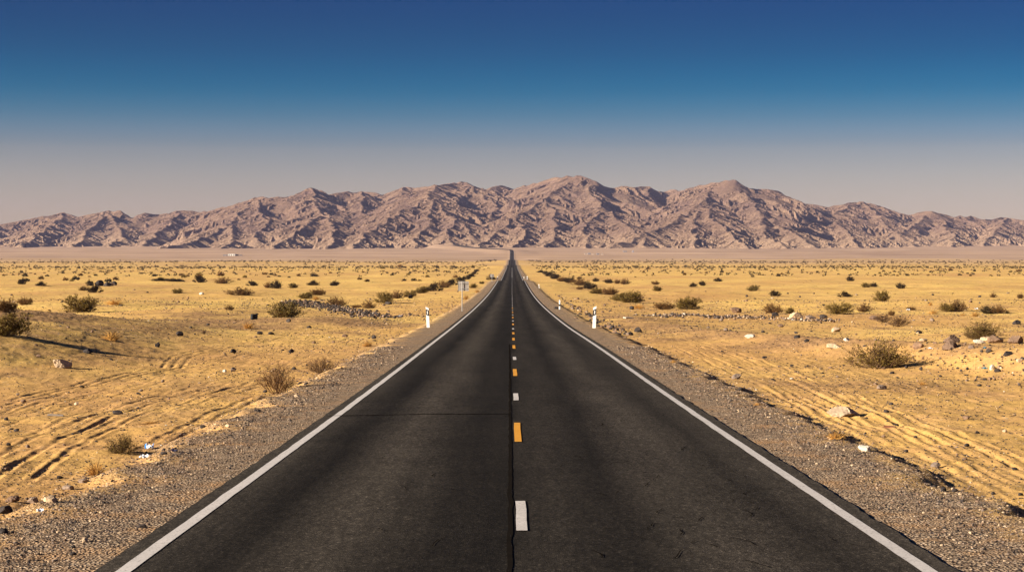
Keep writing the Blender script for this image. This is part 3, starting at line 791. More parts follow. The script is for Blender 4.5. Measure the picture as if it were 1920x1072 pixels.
SHRUBS = [
 ('dense', 2, 629, 94, 42, 'large olive shrub cut by the left edge of the photo, casting a long shadow'),
 ('brown', 6, 586, 58, 27, 'brownish shrub at the left edge, behind the large olive one'),
 ('dense', 148, 586, 66, 33, 'big rounded olive shrub on the left plain with dark right side and long shadow'),
 ('gold', 206, 639, 42, 24, 'golden dry grass tuft with a thin long shadow, left sand bank'),
 ('gold', 212, 572, 38, 11, 'low dry straw clump just right of the big rounded olive shrub'),
 ('brown', 42, 572, 32, 14, 'small dry brown bush above the shrubs of the left edge'),
 ('brown', 157, 545, 22, 7, 'flat dry shrub joined to a darker one on the left rise'),
 ('dark', 176, 549, 22, 12, 'dark shrub at the right end of the flat dry one, left rise'),
 ('dark', 40, 533, 18, 10, 'dark round shrub near the far left edge of the middle plain'),
 ('dark', 75, 536, 16, 7, 'low dark shrub right of the dark round one, far left plain'),
 ('dark', 167, 536, 15, 9, 'dark shrub touching the black debris on the left plain'),
 ('dense', 331, 550, 19, 9, 'single small olive shrub on bare sand above the golden tuft'),
 ('brown', 445, 554, 40, 12, 'wide flat brown shrub on the pale sand, left plain'),
 ('dark', 300, 527, 34, 5, 'long low dark shrub row on the left plain, left half'),
 ('dark', 325, 528, 32, 5, 'long low dark shrub row on the left plain, right half'),
 ('dark', 373, 530, 20, 11, 'tall dark shrub at the right end of the long low row'),
 ('brown', 418, 532, 29, 10, 'wide brown shrub between the long low row and the flat pair'),
 ('dark', 472, 536, 17, 8, 'small dark shrub behind the wide flat brown one, left plain'),
 ('brown', 504, 540, 18, 9, 'left of two touching shrubs behind the black stone rubble'),
 ('dark', 517, 541, 20, 13, 'right and taller of two touching shrubs behind the black stone rubble'),
 ('dense', 549, 540, 15, 9, 'compact box-like olive shrub on the left plain'),
 ('dark', 586, 535, 19, 8, 'flat dark shrub behind the olive pair above the rubble'),
 ('dark', 627, 536, 20, 8, 'dark shrub furthest right of those behind the rubble'),
 ('brown', 596, 554, 27, 12, 'feathery brown shrub above the middle of the black rubble'),
 ('dense', 573, 560, 25, 11, 'olive shrub at the upper left end of the black rubble'),
 ('gold', 592, 562, 14, 9, 'small straw coloured tuft between two shrubs on the rubble'),
 ('brown', 628, 574, 34, 14, 'reddish brown shrub growing over the right part of the rubble'),
 ('dense', 532, 596, 68, 28, 'large bright olive shrub in front of the black stone rubble with long shadow'),
 ('brown', 428, 581, 15, 8, 'small brown bush left of the bright olive shrub'),
 ('gold', 465, 617, 31, 16, 'golden brown tuft beside the black block, left sand'),
 ('twig', 382, 626, 8, 10, 'single upright dry twig plant on the left sand'),
 ('dense', 720, 568, 36, 18, 'green shrub at the near end of the left roadside hedge line'),
 ('brown', 688, 579, 27, 11, 'low brown shrub between rubble and left hedge line'),
 ('brown', 668, 577, 18, 6, 'flat brown shrub at the right tip of the rubble'),
 ('brown', 746, 560, 26, 12, 'first brown shrub of the left hedge line, behind the green one'),
 ('dense', 768, 557, 26, 12, 'second olive shrub of the left hedge line'),
 ('dense', 792, 550, 24, 12, 'third shrub of the left hedge line, left of the guide post top'),
 ('dark', 812, 546, 26, 13, 'fourth shrub of the left hedge line, above the guide post'),
 ('brown', 830, 540, 24, 11, 'fifth shrub of the left hedge line, tall and brown'),
 ('dark', 846, 535, 22, 10, 'sixth shrub of the left hedge line, left of the sign plate'),
 ('dark', 863, 528, 18, 8, 'dark shrub just above the near road sign plate'),
 ('dark', 876, 524, 14, 7, 'dark shrub right above the near sign, hedge line narrowing'),
 ('dark', 884, 519, 12, 6, 'small shrub near the far end of the left hedge line'),
 ('dark', 890, 514, 10, 5, 'tiny shrub, next to last of the left hedge line'),
 ('dark', 894, 509, 9, 4, 'last tiny shrub of the left hedge line'),
 ('dark', 921, 525, 14, 9, 'dark bush behind the far road sign on the left'),
 ('dense', 887, 540, 13, 8, 'bright green small bush right of the near sign plate'),
 ('dense', 903, 532, 9, 5, 'small green bush between the two road signs'),
 ('gold', 895, 548, 10, 6, 'rusty little tuft on the left gravel edge below the green bush'),
 ('gold', 874, 562, 12, 10, 'yellow weed beside the pole of the near sign'),
 ('twig', 515, 737, 96, 60, 'large bare twiggy bush on the sand left of the road'),
 ('twig', 600, 701, 66, 31, 'spreading bare brown bush between large twiggy bush and road'),
 ('gold', 688, 651, 30, 14, 'thin pale dry weed on the left verge nearest the guide post'),
 ('wispy', 224, 855, 70, 42, 'small twiggy green bush beside the blue litter, bottom left'),
 ('gold', 176, 889, 40, 32, 'orange dry grass tuft with thin stalks, bottom left verge'),
 ('gold', 282, 796, 58, 8, 'flattened orange grass patch on the tracks, left sand'),
 ('dense', 1290, 580, 40, 22, 'tall olive shrub right of the road above the pale rubble'),
 ('brown', 1248, 581, 36, 14, 'brown straggly shrub left of the tall olive one, at the pale rubble'),
 ('gold', 1197, 579, 22, 10, 'orange brown tuft below the right hedge line'),
 ('dense', 1187, 568, 44, 20, 'biggest olive shrub of the right hedge line, near end'),
 ('dense', 1165, 564, 30, 14, 'olive shrub joined to the left of the biggest hedge shrub'),
 ('brown', 1146, 553, 36, 13, 'feathery brown shrub in the right hedge line, second gap'),
 ('dense', 1119, 551, 27, 10, 'low olive shrub left of the feathery brown one, right hedge line'),
 ('dark', 1105, 542, 22, 11, 'dark shrub in the middle of the right hedge line'),
 ('brown', 1085, 535, 30, 11, 'brown wide shrub in the middle of the right hedge line'),
 ('brown', 1087, 543, 13, 6, 'small brown shrub in front of the right hedge line'),
 ('dark', 1068, 530, 20, 9, 'dark shrub of the right hedge line, further half'),
 ('brown', 1054, 528, 20, 9, 'brown shrub of the right hedge line, further half'),
 ('dark', 1041, 523, 17, 9, 'dark shrub in the narrowing part of the right hedge line'),
 ('dark', 1030, 518, 13, 7, 'small dark shrub near the far end of the right hedge line'),
 ('dark', 1022, 514, 11, 5, 'tiny shrub, next to last of the right hedge line'),
 ('dark', 1014, 511, 12, 4, 'last flat shrub at the far tip of the right hedge line'),
 ('dark', 1141, 531, 18, 7, 'leftmost of three brown mounds behind the right hedge line'),
 ('brown', 1157, 532, 14, 8, 'middle of three brown mounds behind the right hedge line'),
 ('brown', 1173, 533, 18, 9, 'rightmost of three brown mounds behind the right hedge line'),
 ('dark', 1117, 528, 11, 6, 'pointed dark shrub left of the three brown mounds'),
 ('dark', 1087, 523, 9, 4, 'small dark shrub behind the right hedge line, first'),
 ('brown', 1230, 534, 15, 7, 'reddish shrub on a slight rise of the right plain'),
 ('dense', 1233, 546, 17, 9, 'lone round olive shrub with shadow, right plain near the hedge line'),
 ('dark', 1300, 538, 14, 7, 'dark shrub, left of two on the right plain above the tall olive one'),
 ('dark', 1317, 536, 15, 8, 'dark shrub, right of two on the right plain above the tall olive one'),
 ('dense', 1414, 546, 21, 10, 'round olive shrub on the right plain, nearest to the pair of small ones'),
 ('dark', 1454, 555, 19, 9, 'round dark shrub on bare yellow sand, right plain'),
 ('dark', 1586, 557, 21, 9, 'low dark shrub above the green dome shrub, right plain'),
 ('dark', 1595, 527, 14, 8, 'dark shrub standing far back on the right plain, above the wide pair'),
 ('dense', 1625, 539, 15, 8, 'left half of a wide pair of shrubs on the right plain'),
 ('dark', 1639, 538, 14, 7, 'right half of a wide pair of shrubs on the right plain'),
 ('dark', 1689, 541, 15, 9, 'round dark shrub right of the wide pair, right plain'),
 ('dense', 1656, 565, 31, 17, 'olive shrub with spiky top and shadow, right plain'),
 ('dense', 1575, 589, 42, 20, 'dense green dome shrub behind the right stony bank'),
 ('brown', 1450, 588, 34, 15, 'brown twiggy shrub behind the right stony bank, left one'),
 ('dense', 1482, 588, 19, 10, 'small olive shrub beside the brown twiggy one, right bank'),
 ('brown', 1624, 585, 25, 13, 'brown sparse shrub right of the green dome shrub'),
 ('dense', 1779, 584, 26, 14, 'left half of an olive double shrub on the right plain'),
 ('brown', 1799, 584, 28, 18, 'right and spikier half of an olive double shrub on the right plain'),
 ('dark', 1854, 588, 26, 13, 'left half of a dark double shrub near the right edge'),
 ('brown', 1872, 588, 24, 13, 'right half of a dark double shrub near the right edge'),
 ('brown', 1672, 592, 18, 11, 'small brown tuft behind the ragged dark shrub, right bank'),
 ('twig', 1688, 613, 50, 22, 'ragged dark shrub lying on the crest of the right bank'),
 ('twig', 1660, 605, 34, 18, 'bare branches leaning left beside the ragged dark shrub'),
 ('wispy', 1847, 638, 72, 38, 'airy twiggy bush on the right bank among brown boulders'),
 ('wispy', 1655, 693, 136, 58, 'largest bush right of the road, golden olive with dark shadow'),
 ('gold', 1752, 589, 20, 8, 'golden tuft left of the dark double shrub'),
 ('gold', 1830, 594, 20, 12, 'yellowish tuft in front of the dark double shrub'),
 ('gold', 1806, 592, 12, 7, 'tiny yellow tuft left of the yellowish one, right plain'),
 ('gold', 1889, 587, 10, 8, 'tiny golden tuft at the right end of the dark double shrub'),
 ('brown', 1864, 558, 11, 7, 'small reddish shrub far right on the plain'),
 ('brown', 1710, 582, 17, 7, 'flat brown shrub beside white litter, right plain'),
 ('gold', 1746, 573, 9, 8, 'pale thin tuft above the golden tuft, right plain'),
 ('dark', 1347, 528, 14, 6, 'dark flat shrub on the right plain, behind the dark pair'),
 ('dark', 1460, 518, 8, 5, 'small dark shrub far back in the middle of the right plain'),
 ('brown', 1914, 560, 14, 9, 'brown shrub cut by the right edge of the photo'),
 ('gold', 1568, 825, 34, 20, 'straw coloured weed on the right gravel edge'),
 ('gold', 1732, 723, 22, 11, 'golden clump with small shadow below the largest right bush'),
 ('gold', 1420, 759, 14, 8, 'tiny orange weed on the right gravel shoulder'),
 ('gold', 1263, 680, 12, 9, 'tiny yellow weed beside the right road edge'),
]
for q, (kind, px, py, w, h, lab) in enumerate(SHRUBS):
    put(kind, px, py, w, h, lab, 'grass tuft' if kind == 'gold' else 'shrub', v=q)

def scatter(n, x0, x1, y0, y1, w0, w1, label, group, avoid=True):
    k = 0
    while k < n:
        px = random.uniform(x0, x1); py = y0 + (y1 - y0) * random.random()
        x, y, z = place(px, py)
        if abs(x - road_cx(y)) < 12: continue
        w = random.uniform(w0, w1) * (0.6 + 0.7 * random.random())
        put('small', px, py, w, w * random.uniform(0.4, 0.62), label, 'shrub', group, loc=(x, y, z)); k += 1
scatter(26, 0, 420, 517, 530, 8, 15, 'small dark shrub in the crowded belt across the left plain', 'shrubs in the belt on the left plain')
scatter(22, 420, 900, 515, 530, 7, 12, 'small dark shrub left of the road, beyond the rubble', 'small shrubs beyond the rubble')
scatter(22, 0, 640, 505, 516, 4, 7, 'tiny dark shrub speck on open sand, far left plain', 'shrub specks on the far left plain')
scatter(20, 640, 940, 500, 514, 4, 8, 'tiny dark shrub speck left of the road, far plain', 'shrub specks left of the far road')
scatter(26, 1020, 1500, 501, 520, 4, 7, 'tiny dark shrub speck right of the road, far plain', 'shrub specks right of the far road')
scatter(26, 1500, 1920, 503, 518, 4, 8, 'tiny dark shrub speck on open sand, far right plain', 'shrub specks on the far right plain')
for kind in PROTO:
    for o, _ in PROTO[kind]:
        for ch in list(o.children): bpy.data.objects.remove(ch)
        bpy.data.objects.remove(o)

# far shrubs that read as one mass
def cloud(n, dfun, ufun, size, key, name, leafs=9):
    L = MB(); xs, ys = [], []
    for k in range(n):
        y = dfun(); x = ufun() * y
        if abs(x - float(road_cx(y))) < 14: continue
        xs.append(x); ys.append(y)
    zs = zfull(np.array(xs), np.array(ys))
    for x, y, z in zip(xs, ys, zs):
        w = size() * (0.6 + y / 2600); hh = w * random.uniform(0.4, 0.6)
        for q in range(leafs):
            a = random.uniform(0, 6.283); c = random.random(); s = math.sqrt(1 - c * c)
            L.leaf((x + 0.3 * w * s * math.cos(a), y + 0.3 * w * s * math.sin(a), z + hh * 0.7 * c - 0.02), (math.cos(a) * s, math.sin(a) * s, 0.4 + c), w * 0.5, w * 0.16)
    return tag(L.build(name, M_LEAF[key]), kind='stuff')
cl = cloud(4200, lambda: random.choice([random.uniform(700, 1300), random.gauss(1250, 60), random.uniform(1100, 2300), random.gauss(1900, 60)]), lambda: random.uniform(-0.36, 0.36), lambda: random.uniform(0.8, 1.7), 'dark', 'distant_shrubs')
tag(cl, 'belt of countless dark shrub specks far across the plain')
cl2 = cloud(900, lambda: random.uniform(90, 700), lambda: random.uniform(-0.36, 0.36), lambda: random.uniform(0.16, 0.34), 'brown', 'dry_scrub')
tag(cl2, 'sparse dry scrub scattered thinly over the sand')

# ------------------------------------------------------------------ stones
M_STONE = {'dark': simple('dark_stone', (0.034, 0.026, 0.022), 0.85, 0.35, 7, 0.2, rand=0.2, bmp=0.4),
           'grey': simple('grey_stone', (0.18, 0.130, 0.094), 0.9, 0.3, 7, 0.15, rand=0.2, bmp=0.4),
           'brown': simple('brown_stone', (0.165, 0.103, 0.064), 0.9, 0.35, 6, 0.12, rand=0.2, bmp=0.4),
           'pale': simple('pale_stone', (0.42, 0.30, 0.185), 0.9, 0.25, 6, 0.12, rand=0.1, bmp=0.4),
           'white': simple('white_stone', (0.47, 0.41, 0.32), 0.85, 0.15, 6, 0.15, bmp=0.3)}
def ico(sub):
    t = (1 + 5 ** 0.5) / 2
    V = [(-1, t, 0), (1, t, 0), (-1, -t, 0), (1, -t, 0), (0, -1, t), (0, 1, t), (0, -1, -t), (0, 1, -t), (t, 0, -1), (t, 0, 1), (-t, 0, -1), (-t, 0, 1)]
    Fc = [(0, 11, 5), (0, 5, 1), (0, 1, 7), (0, 7, 10), (0, 10, 11), (1, 5, 9), (5, 11, 4), (11, 10, 2), (10, 7, 6), (7, 1, 8), (3, 9, 4), (3, 4, 2), (3, 2, 6), (3, 6, 8), (3, 8, 9), (4, 9, 5), (2, 4, 11), (6, 2, 10), (8, 6, 7), (9, 8, 1)]
    V = [np.array(v) / np.linalg.norm(v) for v in V]
    for _ in range(sub):
        mid = {}; F2 = []
        def m(a, b):
            k = (min(a, b), max(a, b))
            if k not in mid: v = V[a] + V[b]; V.append(v / np.linalg.norm(v)); mid[k] = len(V) - 1
            return mid[k]
        for a, b, c in Fc:
            x, y, z = m(a, b), m(b, c), m(c, a); F2 += [(a, x, z), (b, y, x), (c, z, y), (x, y, z)]
        Fc = F2
    return np.array(V), np.array(Fc)
ICO = [ico(k) for k in range(4)]
def rock_shape(seed, sub=2, cuts=9):
    rs = np.random.default_rng(seed); V, Fc = ICO[sub]; V = V.copy()
    for k in range(cuts):                                   # broken faces
        n = rs.normal(size=3); n /= np.linalg.norm(n); lim = rs.uniform(0.55, 0.88)
        dd = V @ n; V = V - np.maximum(dd - lim, 0)[:, None] * n
    V = V * (1 + 0.035 * rs.normal(size=(len(V), 1)))
    return V, Fc
def rock(px, py, w, h, tone, label, cat='rock', deep=0.8, name='rock'):
    x, y, z = place(px, py); V, Fc = rock_shape(int(px * 7 + py), 3 if w > 20 else 2)
    wm, hm_ = w / F * y / 2, h / F * y
    V = V * np.array((wm, wm * deep, hm_ * 0.62)) / 0.85
    o = mesh_np(name, V, Fc, M_STONE[tone], False); o.location = (x, y + wm * 0.5, z + hm_ * 0.36); o.rotation_euler = (0, random.uniform(-0.15, 0.15), random.uniform(-0.5, 0.5))
    tag(o, label, cat); return o
ROCKS = [
 (112, 690, 36, 18, 'pale', 'pale boulder with long shadow on the left sand bank'),
 (90, 942, 26, 13, 'pale', 'pale rock on the gravel edge at bottom left'),
 (62, 946, 22, 11, 'grey', 'grey rock left of the pale one, bottom left gravel edge'),
 (22, 948, 26, 12, 'brown', 'brown rock second from the left edge, bottom left'),
 (5, 966, 30, 16, 'dark', 'dark rock cut by the left edge at bottom left'),
 (3, 999, 20, 10, 'dark', 'black stone at the left edge on the gravel, lowest'),
 (158, 1017, 12, 8, 'pale', 'small pale stone on the gravel at bottom left'),
 (137, 1040, 14, 6, 'dark', 'flat dark stone on the gravel at bottom left corner'),
 (265, 989, 18, 6, 'dark', 'flat dark stone on the left gravel shoulder near the road'),
 (218, 777, 20, 8, 'dark', 'flat black stone between the left tyre tracks'),
 (437, 662, 11, 7, 'dark', 'small black stone beside the upper left track'),
 (545, 661, 11, 7, 'dark', 'small black stone between tracks above the large twiggy bush'),
 (701, 636, 9, 7, 'dark', 'square black stone by the left gravel edge'),
 (336, 629, 12, 9, 'dark', 'black stone right of the golden tuft, left sand'),
 (165, 663, 18, 9, 'dark', 'dark stone with shadow right of the large olive shrub shadow'),
 (295, 651, 11, 7, 'dark', 'black stone at the end of the golden tuft shadow'),
 (487, 628, 10, 6, 'dark', 'pointed dark stone below the golden brown tuft'),
 (508, 627, 11, 5, 'dark', 'flat dark stone right of the pointed one'),
 (541, 604, 9, 6, 'dark', 'dark stone in the shade line of the bright olive shrub'),
 (580, 615, 9, 5, 'dark', 'dark flat stone right below the bright olive shrub'),
 (437, 695, 12, 8, 'grey', 'grey stone beside a white chip on the left sand'),
 (421, 698, 7, 5, 'white', 'white chip left of the grey stone on the left sand'),
 (497, 733, 8, 5, 'dark', 'small dark stone left of the road near the twiggy bush root'),
 (646, 632, 12, 5, 'brown', 'flat brown stone on the left sand near the pale weed'),
 (143, 760, 9, 6, 'pale', 'pale stone on the left sand beside the old track'),
 (110, 893, 12, 6, 'dark', 'black flat stone on bare sand at bottom left'),
 (126, 918, 20, 9, 'grey', 'grey flat rock at the gravel edge above the pale one'),
 (157, 904, 22, 7, 'grey', 'long grey rock on the gravel edge below the orange tuft'),
 (380, 803, 10, 6, 'dark', 'dark stone on the left gravel edge at mid distance'),
 (427, 799, 9, 5, 'pale', 'pale small stone on the left gravel edge at mid distance'),
 (485, 771, 8, 5, 'dark', 'dark stone on the left gravel shoulder below the twiggy bush'),
 (557, 744, 10, 5, 'pale', 'pale stone on the left gravel shoulder below the brown bush'),
 (1585, 779, 58, 17, 'pale', 'large flat pale rock on the right tyre tracks'),
 (1621, 845, 20, 11, 'white', 'whitish rock on the right gravel edge'),
 (1755, 876, 17, 9, 'grey', 'grey rock on the right sand below the tracks'),
 (1770, 922, 14, 9, 'dark', 'dark pointed rock on the right gravel edge'),
 (1382, 712, 17, 9, 'grey', 'grey rock on the right verge in the tracks'),
 (1655, 731, 18, 10, 'grey', 'grey rock with pale half below the largest right bush'),
 (1388, 731, 9, 5, 'dark', 'small dark stone below the grey rock on the right verge'),
 (1812, 787, 16, 6, 'brown', 'flat brownish rock on the far right sand'),
 (1786, 642, 28, 15, 'brown', 'brown boulder left of the airy twiggy bush, upper'),
 (1784, 655, 30, 14, 'brown', 'brown boulder below the upper one, right bank'),
 (1724, 654, 20, 11, 'brown', 'rounded brown rock on the bank above the largest right bush'),
 (1868, 643, 26, 15, 'brown', 'brown boulder under the airy twiggy bush'),
 (1850, 638, 20, 9, 'pale', 'pale boulder at the foot of the airy twiggy bush'),
 (1907, 644, 28, 14, 'brown', 'brown boulder nearest the right edge on the bank'),
 (1890, 668, 18, 9, 'dark', 'dark boulder on the bank below the edge boulder'),
 (1838, 644, 26, 7, 'white', 'long white stone on the right bank before the twiggy bush'),
 (1568, 622, 19, 8, 'pale', 'pale rock on the slope of the right bank, upper'),
 (1566, 654, 28, 8, 'pale', 'flat pale rock left of the largest right bush'),
 (1588, 640, 11, 6, 'white', 'white stone between two pale rocks on the right bank'),
 (1406, 634, 20, 6, 'white', 'white flat stone with a twig on the right sand'),
 (1862, 693, 11, 11, 'white', 'upright white stone on the slope at far right'),
 (1871, 697, 12, 6, 'dark', 'dark stone beside the upright white one'),
 (1912, 680, 14, 7, 'pale', 'pale stone close to the right edge on the slope'),
 (1732, 640, 14, 6, 'pale', 'pale flat stone above the rounded brown rock'),
 (1724, 625, 12, 6, 'dark', 'dark stone on the crest below the ragged dark shrub'),
 (1822, 654, 13, 6, 'grey', 'grey stone right of the brown boulders'),
 (1856, 661, 12, 7, 'dark', 'dark triangular stone on the right slope'),
 (1197, 623, 13, 9, 'dark', 'black rounded rock on the sand right of the guide post'),
 (1748, 602, 9, 6, 'grey', 'grey stone on open sand behind the right bank'),
 (1907, 607, 15, 8, 'dark', 'dark boulder on open sand at the right edge'),
 (1380, 586, 20, 10, 'brown', 'brown boulder on the crest of the right bank'),
 (1495, 596, 26, 10, 'pale', 'tan boulder in the stones of the right bank crest'),
 (1453, 593, 14, 7, 'dark', 'dark rock left of the tan boulder, right bank crest'),
 (1545, 597, 16, 7, 'dark', 'dark rock on the bank crest before the green dome shrub'),
 (1520, 598, 18, 7, 'grey', 'grey rock between tan boulder and green dome shrub'),
 (1641, 600, 18, 7, 'brown', 'brown ledge rock left of the ragged dark shrub'),
 (1465, 613, 10, 6, 'brown', 'reddish stone below the right bank crest'),
 (1495, 633, 11, 6, 'dark', 'dark stone on the right sand between two white ones'),
 (1513, 644, 9, 6, 'dark', 'dark stone on the right sand above the tracks'),
 (1434, 672, 9, 5, 'dark', 'dark stone in the right tracks at mid distance'),
 (728, 571, 12, 6, 'dark', 'black stone in front of the green hedge shrub'),
 (770, 559, 8, 7, 'dark', 'black stone with white chip under the left hedge line'),
 (1184, 580, 9, 6, 'dark', 'dark stone left of the orange brown tuft'),
 (1043, 579, 8, 5, 'dark', 'dark stone beside the short guide post'),
 (186, 536, 18, 10, 'dark', 'black boulder of the debris group, left plain'),
 (200, 537, 18, 7, 'dark', 'low black boulder in the debris group, left plain'),
 (214, 535, 10, 9, 'dark', 'pointed black boulder at the right of the debris group'),
 (207, 536, 10, 6, 'pale', 'pale slab between the black debris boulders'),
 (378, 552, 9, 4, 'white', 'white stone on the pale sand of the left plain'),
]
for r_ in ROCKS: rock(*r_)

def stones(name, pos, sizes, tones, sub=1, shapes=14, sink=0.25, flat=0.62):
    """many stones in one mesh, two or more stone materials"""
    SH = [rock_shape(500 + k, sub, 6) for k in range(shapes)]; Vs, Fs, Mi = [], [], []; b = 0
    keys = list(M_STONE)
    for (x, y, z), s, tn in zip(pos, sizes, tones):
        V, Fc = SH[random.randrange(shapes)]; a = random.uniform(0, 6.283); c, sn = math.cos(a), math.sin(a)
        sc = np.array((random.uniform(0.8, 1.3), random.uniform(0.7, 1.1), flat * random.uniform(0.7, 1.4))) * s / 2
        W = V * sc; W = np.stack([W[:, 0] * c - W[:, 1] * sn, W[:, 0] * sn + W[:, 1] * c, W[:, 2]], 1)
        Vs.append(W + np.array((x, y, z + sc[2] * (1 - 2 * sink)))); Fs.append(Fc + b); b += len(V); Mi += [keys.index(tn)] * len(Fc)
    return mesh_np(name, np.concatenate(Vs), np.concatenate(Fs), None, False, mats=list(M_STONE.values()), midx=Mi)
def tone_pick(w): return random.choices(list(M_STONE), w)[0]
# loose stones over the sand
pos, sz, tn = [], [], []
xs = []; ys = []
for k in range(12000):
    y = math.exp(random.uniform(math.log(16), math.log(330))); x = random.uniform(-0.30, 0.30) * y
    if abs(x - float(road_cx(y))) < 4.6: continue
    if perlin(np.array([x / 6.0]), np.array([y / 12.0]), 77)[0] < random.uniform(-0.5, 0.35): continue
    xs.append(x); ys.append(y)
zs = zfull(np.array(xs), np.array(ys))
for x, y, z in zip(xs, ys, zs):
    s = min(0.010 * random.paretovariate(1.7), 0.085) * (0.5 + y / 52)
    pos.append((x, y, z)); sz.append(min(s, 0.5)); tn.append(tone_pick((7, 1.0, 3.4, 0.6, 0.08)))
xs, ys = [], []
for k in range(42000):
    y = math.exp(random.uniform(math.log(18), math.log(260))); x = random.uniform(-0.29, 0.29) * y
    if abs(x - float(road_cx(y))) < 5.2: continue
    xs.append(x); ys.append(y)
pn = perlin(np.array(xs) / 5.0, np.array(ys) / 9.0, 78) + 0.5 * perlin(np.array(xs) / 1.6, np.array(ys) / 3.0, 79)
zs = zfull(np.array(xs), np.array(ys))
for x, y, z, q in zip(xs, ys, zs, pn):
    if q < random.uniform(-0.7, 0.5): continue
    pos.append((x, y, z)); sz.append(random.uniform(0.013, 0.030) * (0.5 + y / 42)); tn.append(tone_pick((9, 1, 3, 0.5, 0.05)))
o = stones('scattered_stones', pos, sz, tn, 1); tag(o, 'countless small stones strewn over the sand', kind='stuff')
# grit of the shoulders
pos, sz, tn, xs, ys = [], [], [], [], []
for k in range(45000):
    y = math.exp(random.uniform(math.log(14.5), math.log(75))); sd = random.choice((-1, 1))
    x = float(road_cx(y)) + sd * random.triangular(3.55, 6.0, 4.6)
    xs.append(x); ys.append(y)
zs = zfull(np.array(xs), np.array(ys))
for x, y, z in zip(xs, ys, zs):
    pos.append((x, y, z)); sz.append(min(0.0095 * random.paretovariate(2.5), 0.04) * (0.7 + y / 60)); tn.append(tone_pick((3.6, 3.4, 4, 2.2, 0.03)))
o = stones('shoulder_gravel', pos, sz, tn, 0); tag(o, 'loose gravel grains along both road edges', kind='stuff')
# rubble heaps
def heap(name, pts_px, n, spread, smin, smax, weights, label, hgt, deep=2.4):
    pos, sz, tn = [], [], []
    P = [at(*p) for p in pts_px]
    for k in range(n):
        f = random.uniform(0, len(P) - 1.001); i = int(f); f -= i
        x = P[i][0] * (1 - f) + P[i + 1][0] * f + random.gauss(0, spread); y = P[i][1] * (1 - f) + P[i + 1][1] * f + (random.gauss(0, spread * deep) if deep < 3 else -abs(random.gauss(0, deep)) + 1.5)
        z = float(zfull(x, y)) + abs(random.gauss(0, hgt))
        pos.append((x, y, z)); sz.append(random.uniform(smin, smax) * (1.0 if random.random() < 0.8 else 1.5)); tn.append(tone_pick(weights))
    o = stones(name, pos, sz, tn, 1, sink=0.3, flat=0.75); tag(o, label, 'rubble', kind='stuff'); return o
heap('stone_rubble', [(545, 566), (580, 568), (620, 574), (660, 583), (725, 595)], 1500, 0.5, 0.08, 0.25, (14, 2, 1.5, 0.3, 0.06), 'heap of broken black stones beside the bright olive shrub', 0.10, 7)
heap('stone_rubble', [(1200, 592), (1250, 592), (1290, 590), (1330, 594), (1400, 594), (1500, 600), (1560, 602)], 800, 0.45, 0.05, 0.20, (5, 4, 3, 1.6, 0.25), 'ridge of broken pale stones right of the road', 0.05, 4)
heap('stone_rubble', [(1700, 645), (1780, 668), (1860, 690), (1930, 730)], 300, 1.0, 0.03, 0.09, (6, 2, 4, 0.6, 0), 'small broken stones spread on the slope of the right bank', 0.01)
heap('stone_rubble', [(700, 612), (760, 590), (800, 594), (850, 570)], 160, 0.35, 0.04, 0.14, (6, 1.5, 2.5, 0.4, 0), 'low line of dark stones along the left verge behind the guide post', 0.01)
heap('stone_rubble', [(1045, 552), (1075, 574), (1120, 600), (1170, 628)], 200, 0.3, 0.06, 0.24, (7, 1.2, 3, 0.2, 0), 'line of dark clods along the right verge behind the guide posts', 0.01)

# ------------------------------------------------------------------ guide posts
M_PW = simple('white_post_plastic', (0.78, 0.75, 0.68), 0.55, 0.08, 5, 0.35)
M_BK = simple('black_band', (0.014, 0.013, 0.013), 0.5, 0.2, 5, 0.35)
M_REF = simple('white_reflector', (0.75, 0.72, 0.68), 0.25, 0.05, 5, 0.5)
M_GALV = simple('galvanised_steel', (0.30, 0.285, 0.26), 0.5, 0.15, 3, 0.4, metal=0.3)
M_PLATE = simple('bare_sign_back', (0.175, 0.150, 0.128), 0.55, 0.12, 2, 0.35, metal=0.2)
def prism(name, prof, y0, y1, mat, parent):
    """outline in x-z pushed from y0 to y1"""
    n = len(prof); V = [(x, y0, z) for x, z in prof] + [(x, y1, z) for x, z in prof]
    me = bpy.data.meshes.new(name); Fc = [tuple(range(n)), tuple(range(2 * n - 1, n - 1, -1))] + [(k, k + n, (k + 1) % n + n, (k + 1) % n) for k in range(n)]
    me.from_pydata(V, [], Fc); me.materials.append(mat); me.validate()
    o = bpy.data.objects.new(name, me); C.objects.link(o); o.parent = parent
    bv = o.modifiers.new('bevel', 'BEVEL'); bv.width = 0.004; bv.segments = 1
    return o
def guide_post(px, py, hgt, side, label, lean=0.0, wdt=0.17):
    x, y, z = place(px, py); r = empty('guide_post', (x, y, z)); w = wdt / 2; s = side * 0.5 * wdt * 0.55
    r.rotation_euler = (0, lean, 0)
    prism('post_body', [(-w, -0.15), (w, -0.15), (w, hgt - s), (-w, hgt + s)], -0.045, 0.045, M_PW, r)
    b0, b1 = hgt * 0.60, hgt * 0.885
    prism('black_band', [(-w - 0.003, b0 + s), (w + 0.003, b0 - s), (w + 0.003, b1 - s), (-w - 0.003, b1 + s)], -0.049, 0.049, M_BK, r)
    q = 0.027; c0, c1 = b0 + 0.07, b1 - 0.07
    prism('reflector', [(-q, c0 + s * 0.3), (q, c0 - s * 0.3), (q, c1 - s * 0.3), (-q, c1 + s * 0.3)], -0.055, -0.047, M_REF, r)
    tag(r, label, 'guide post', 'guide posts along the road'); return r
guide_post(803, 614, 1.14, 1, 'white guide post with black band left of the road', R(-3))
guide_post(1114, 615, 1.18, -1, 'white guide post with black band right of the road, the nearer one', R(2), 0.18)
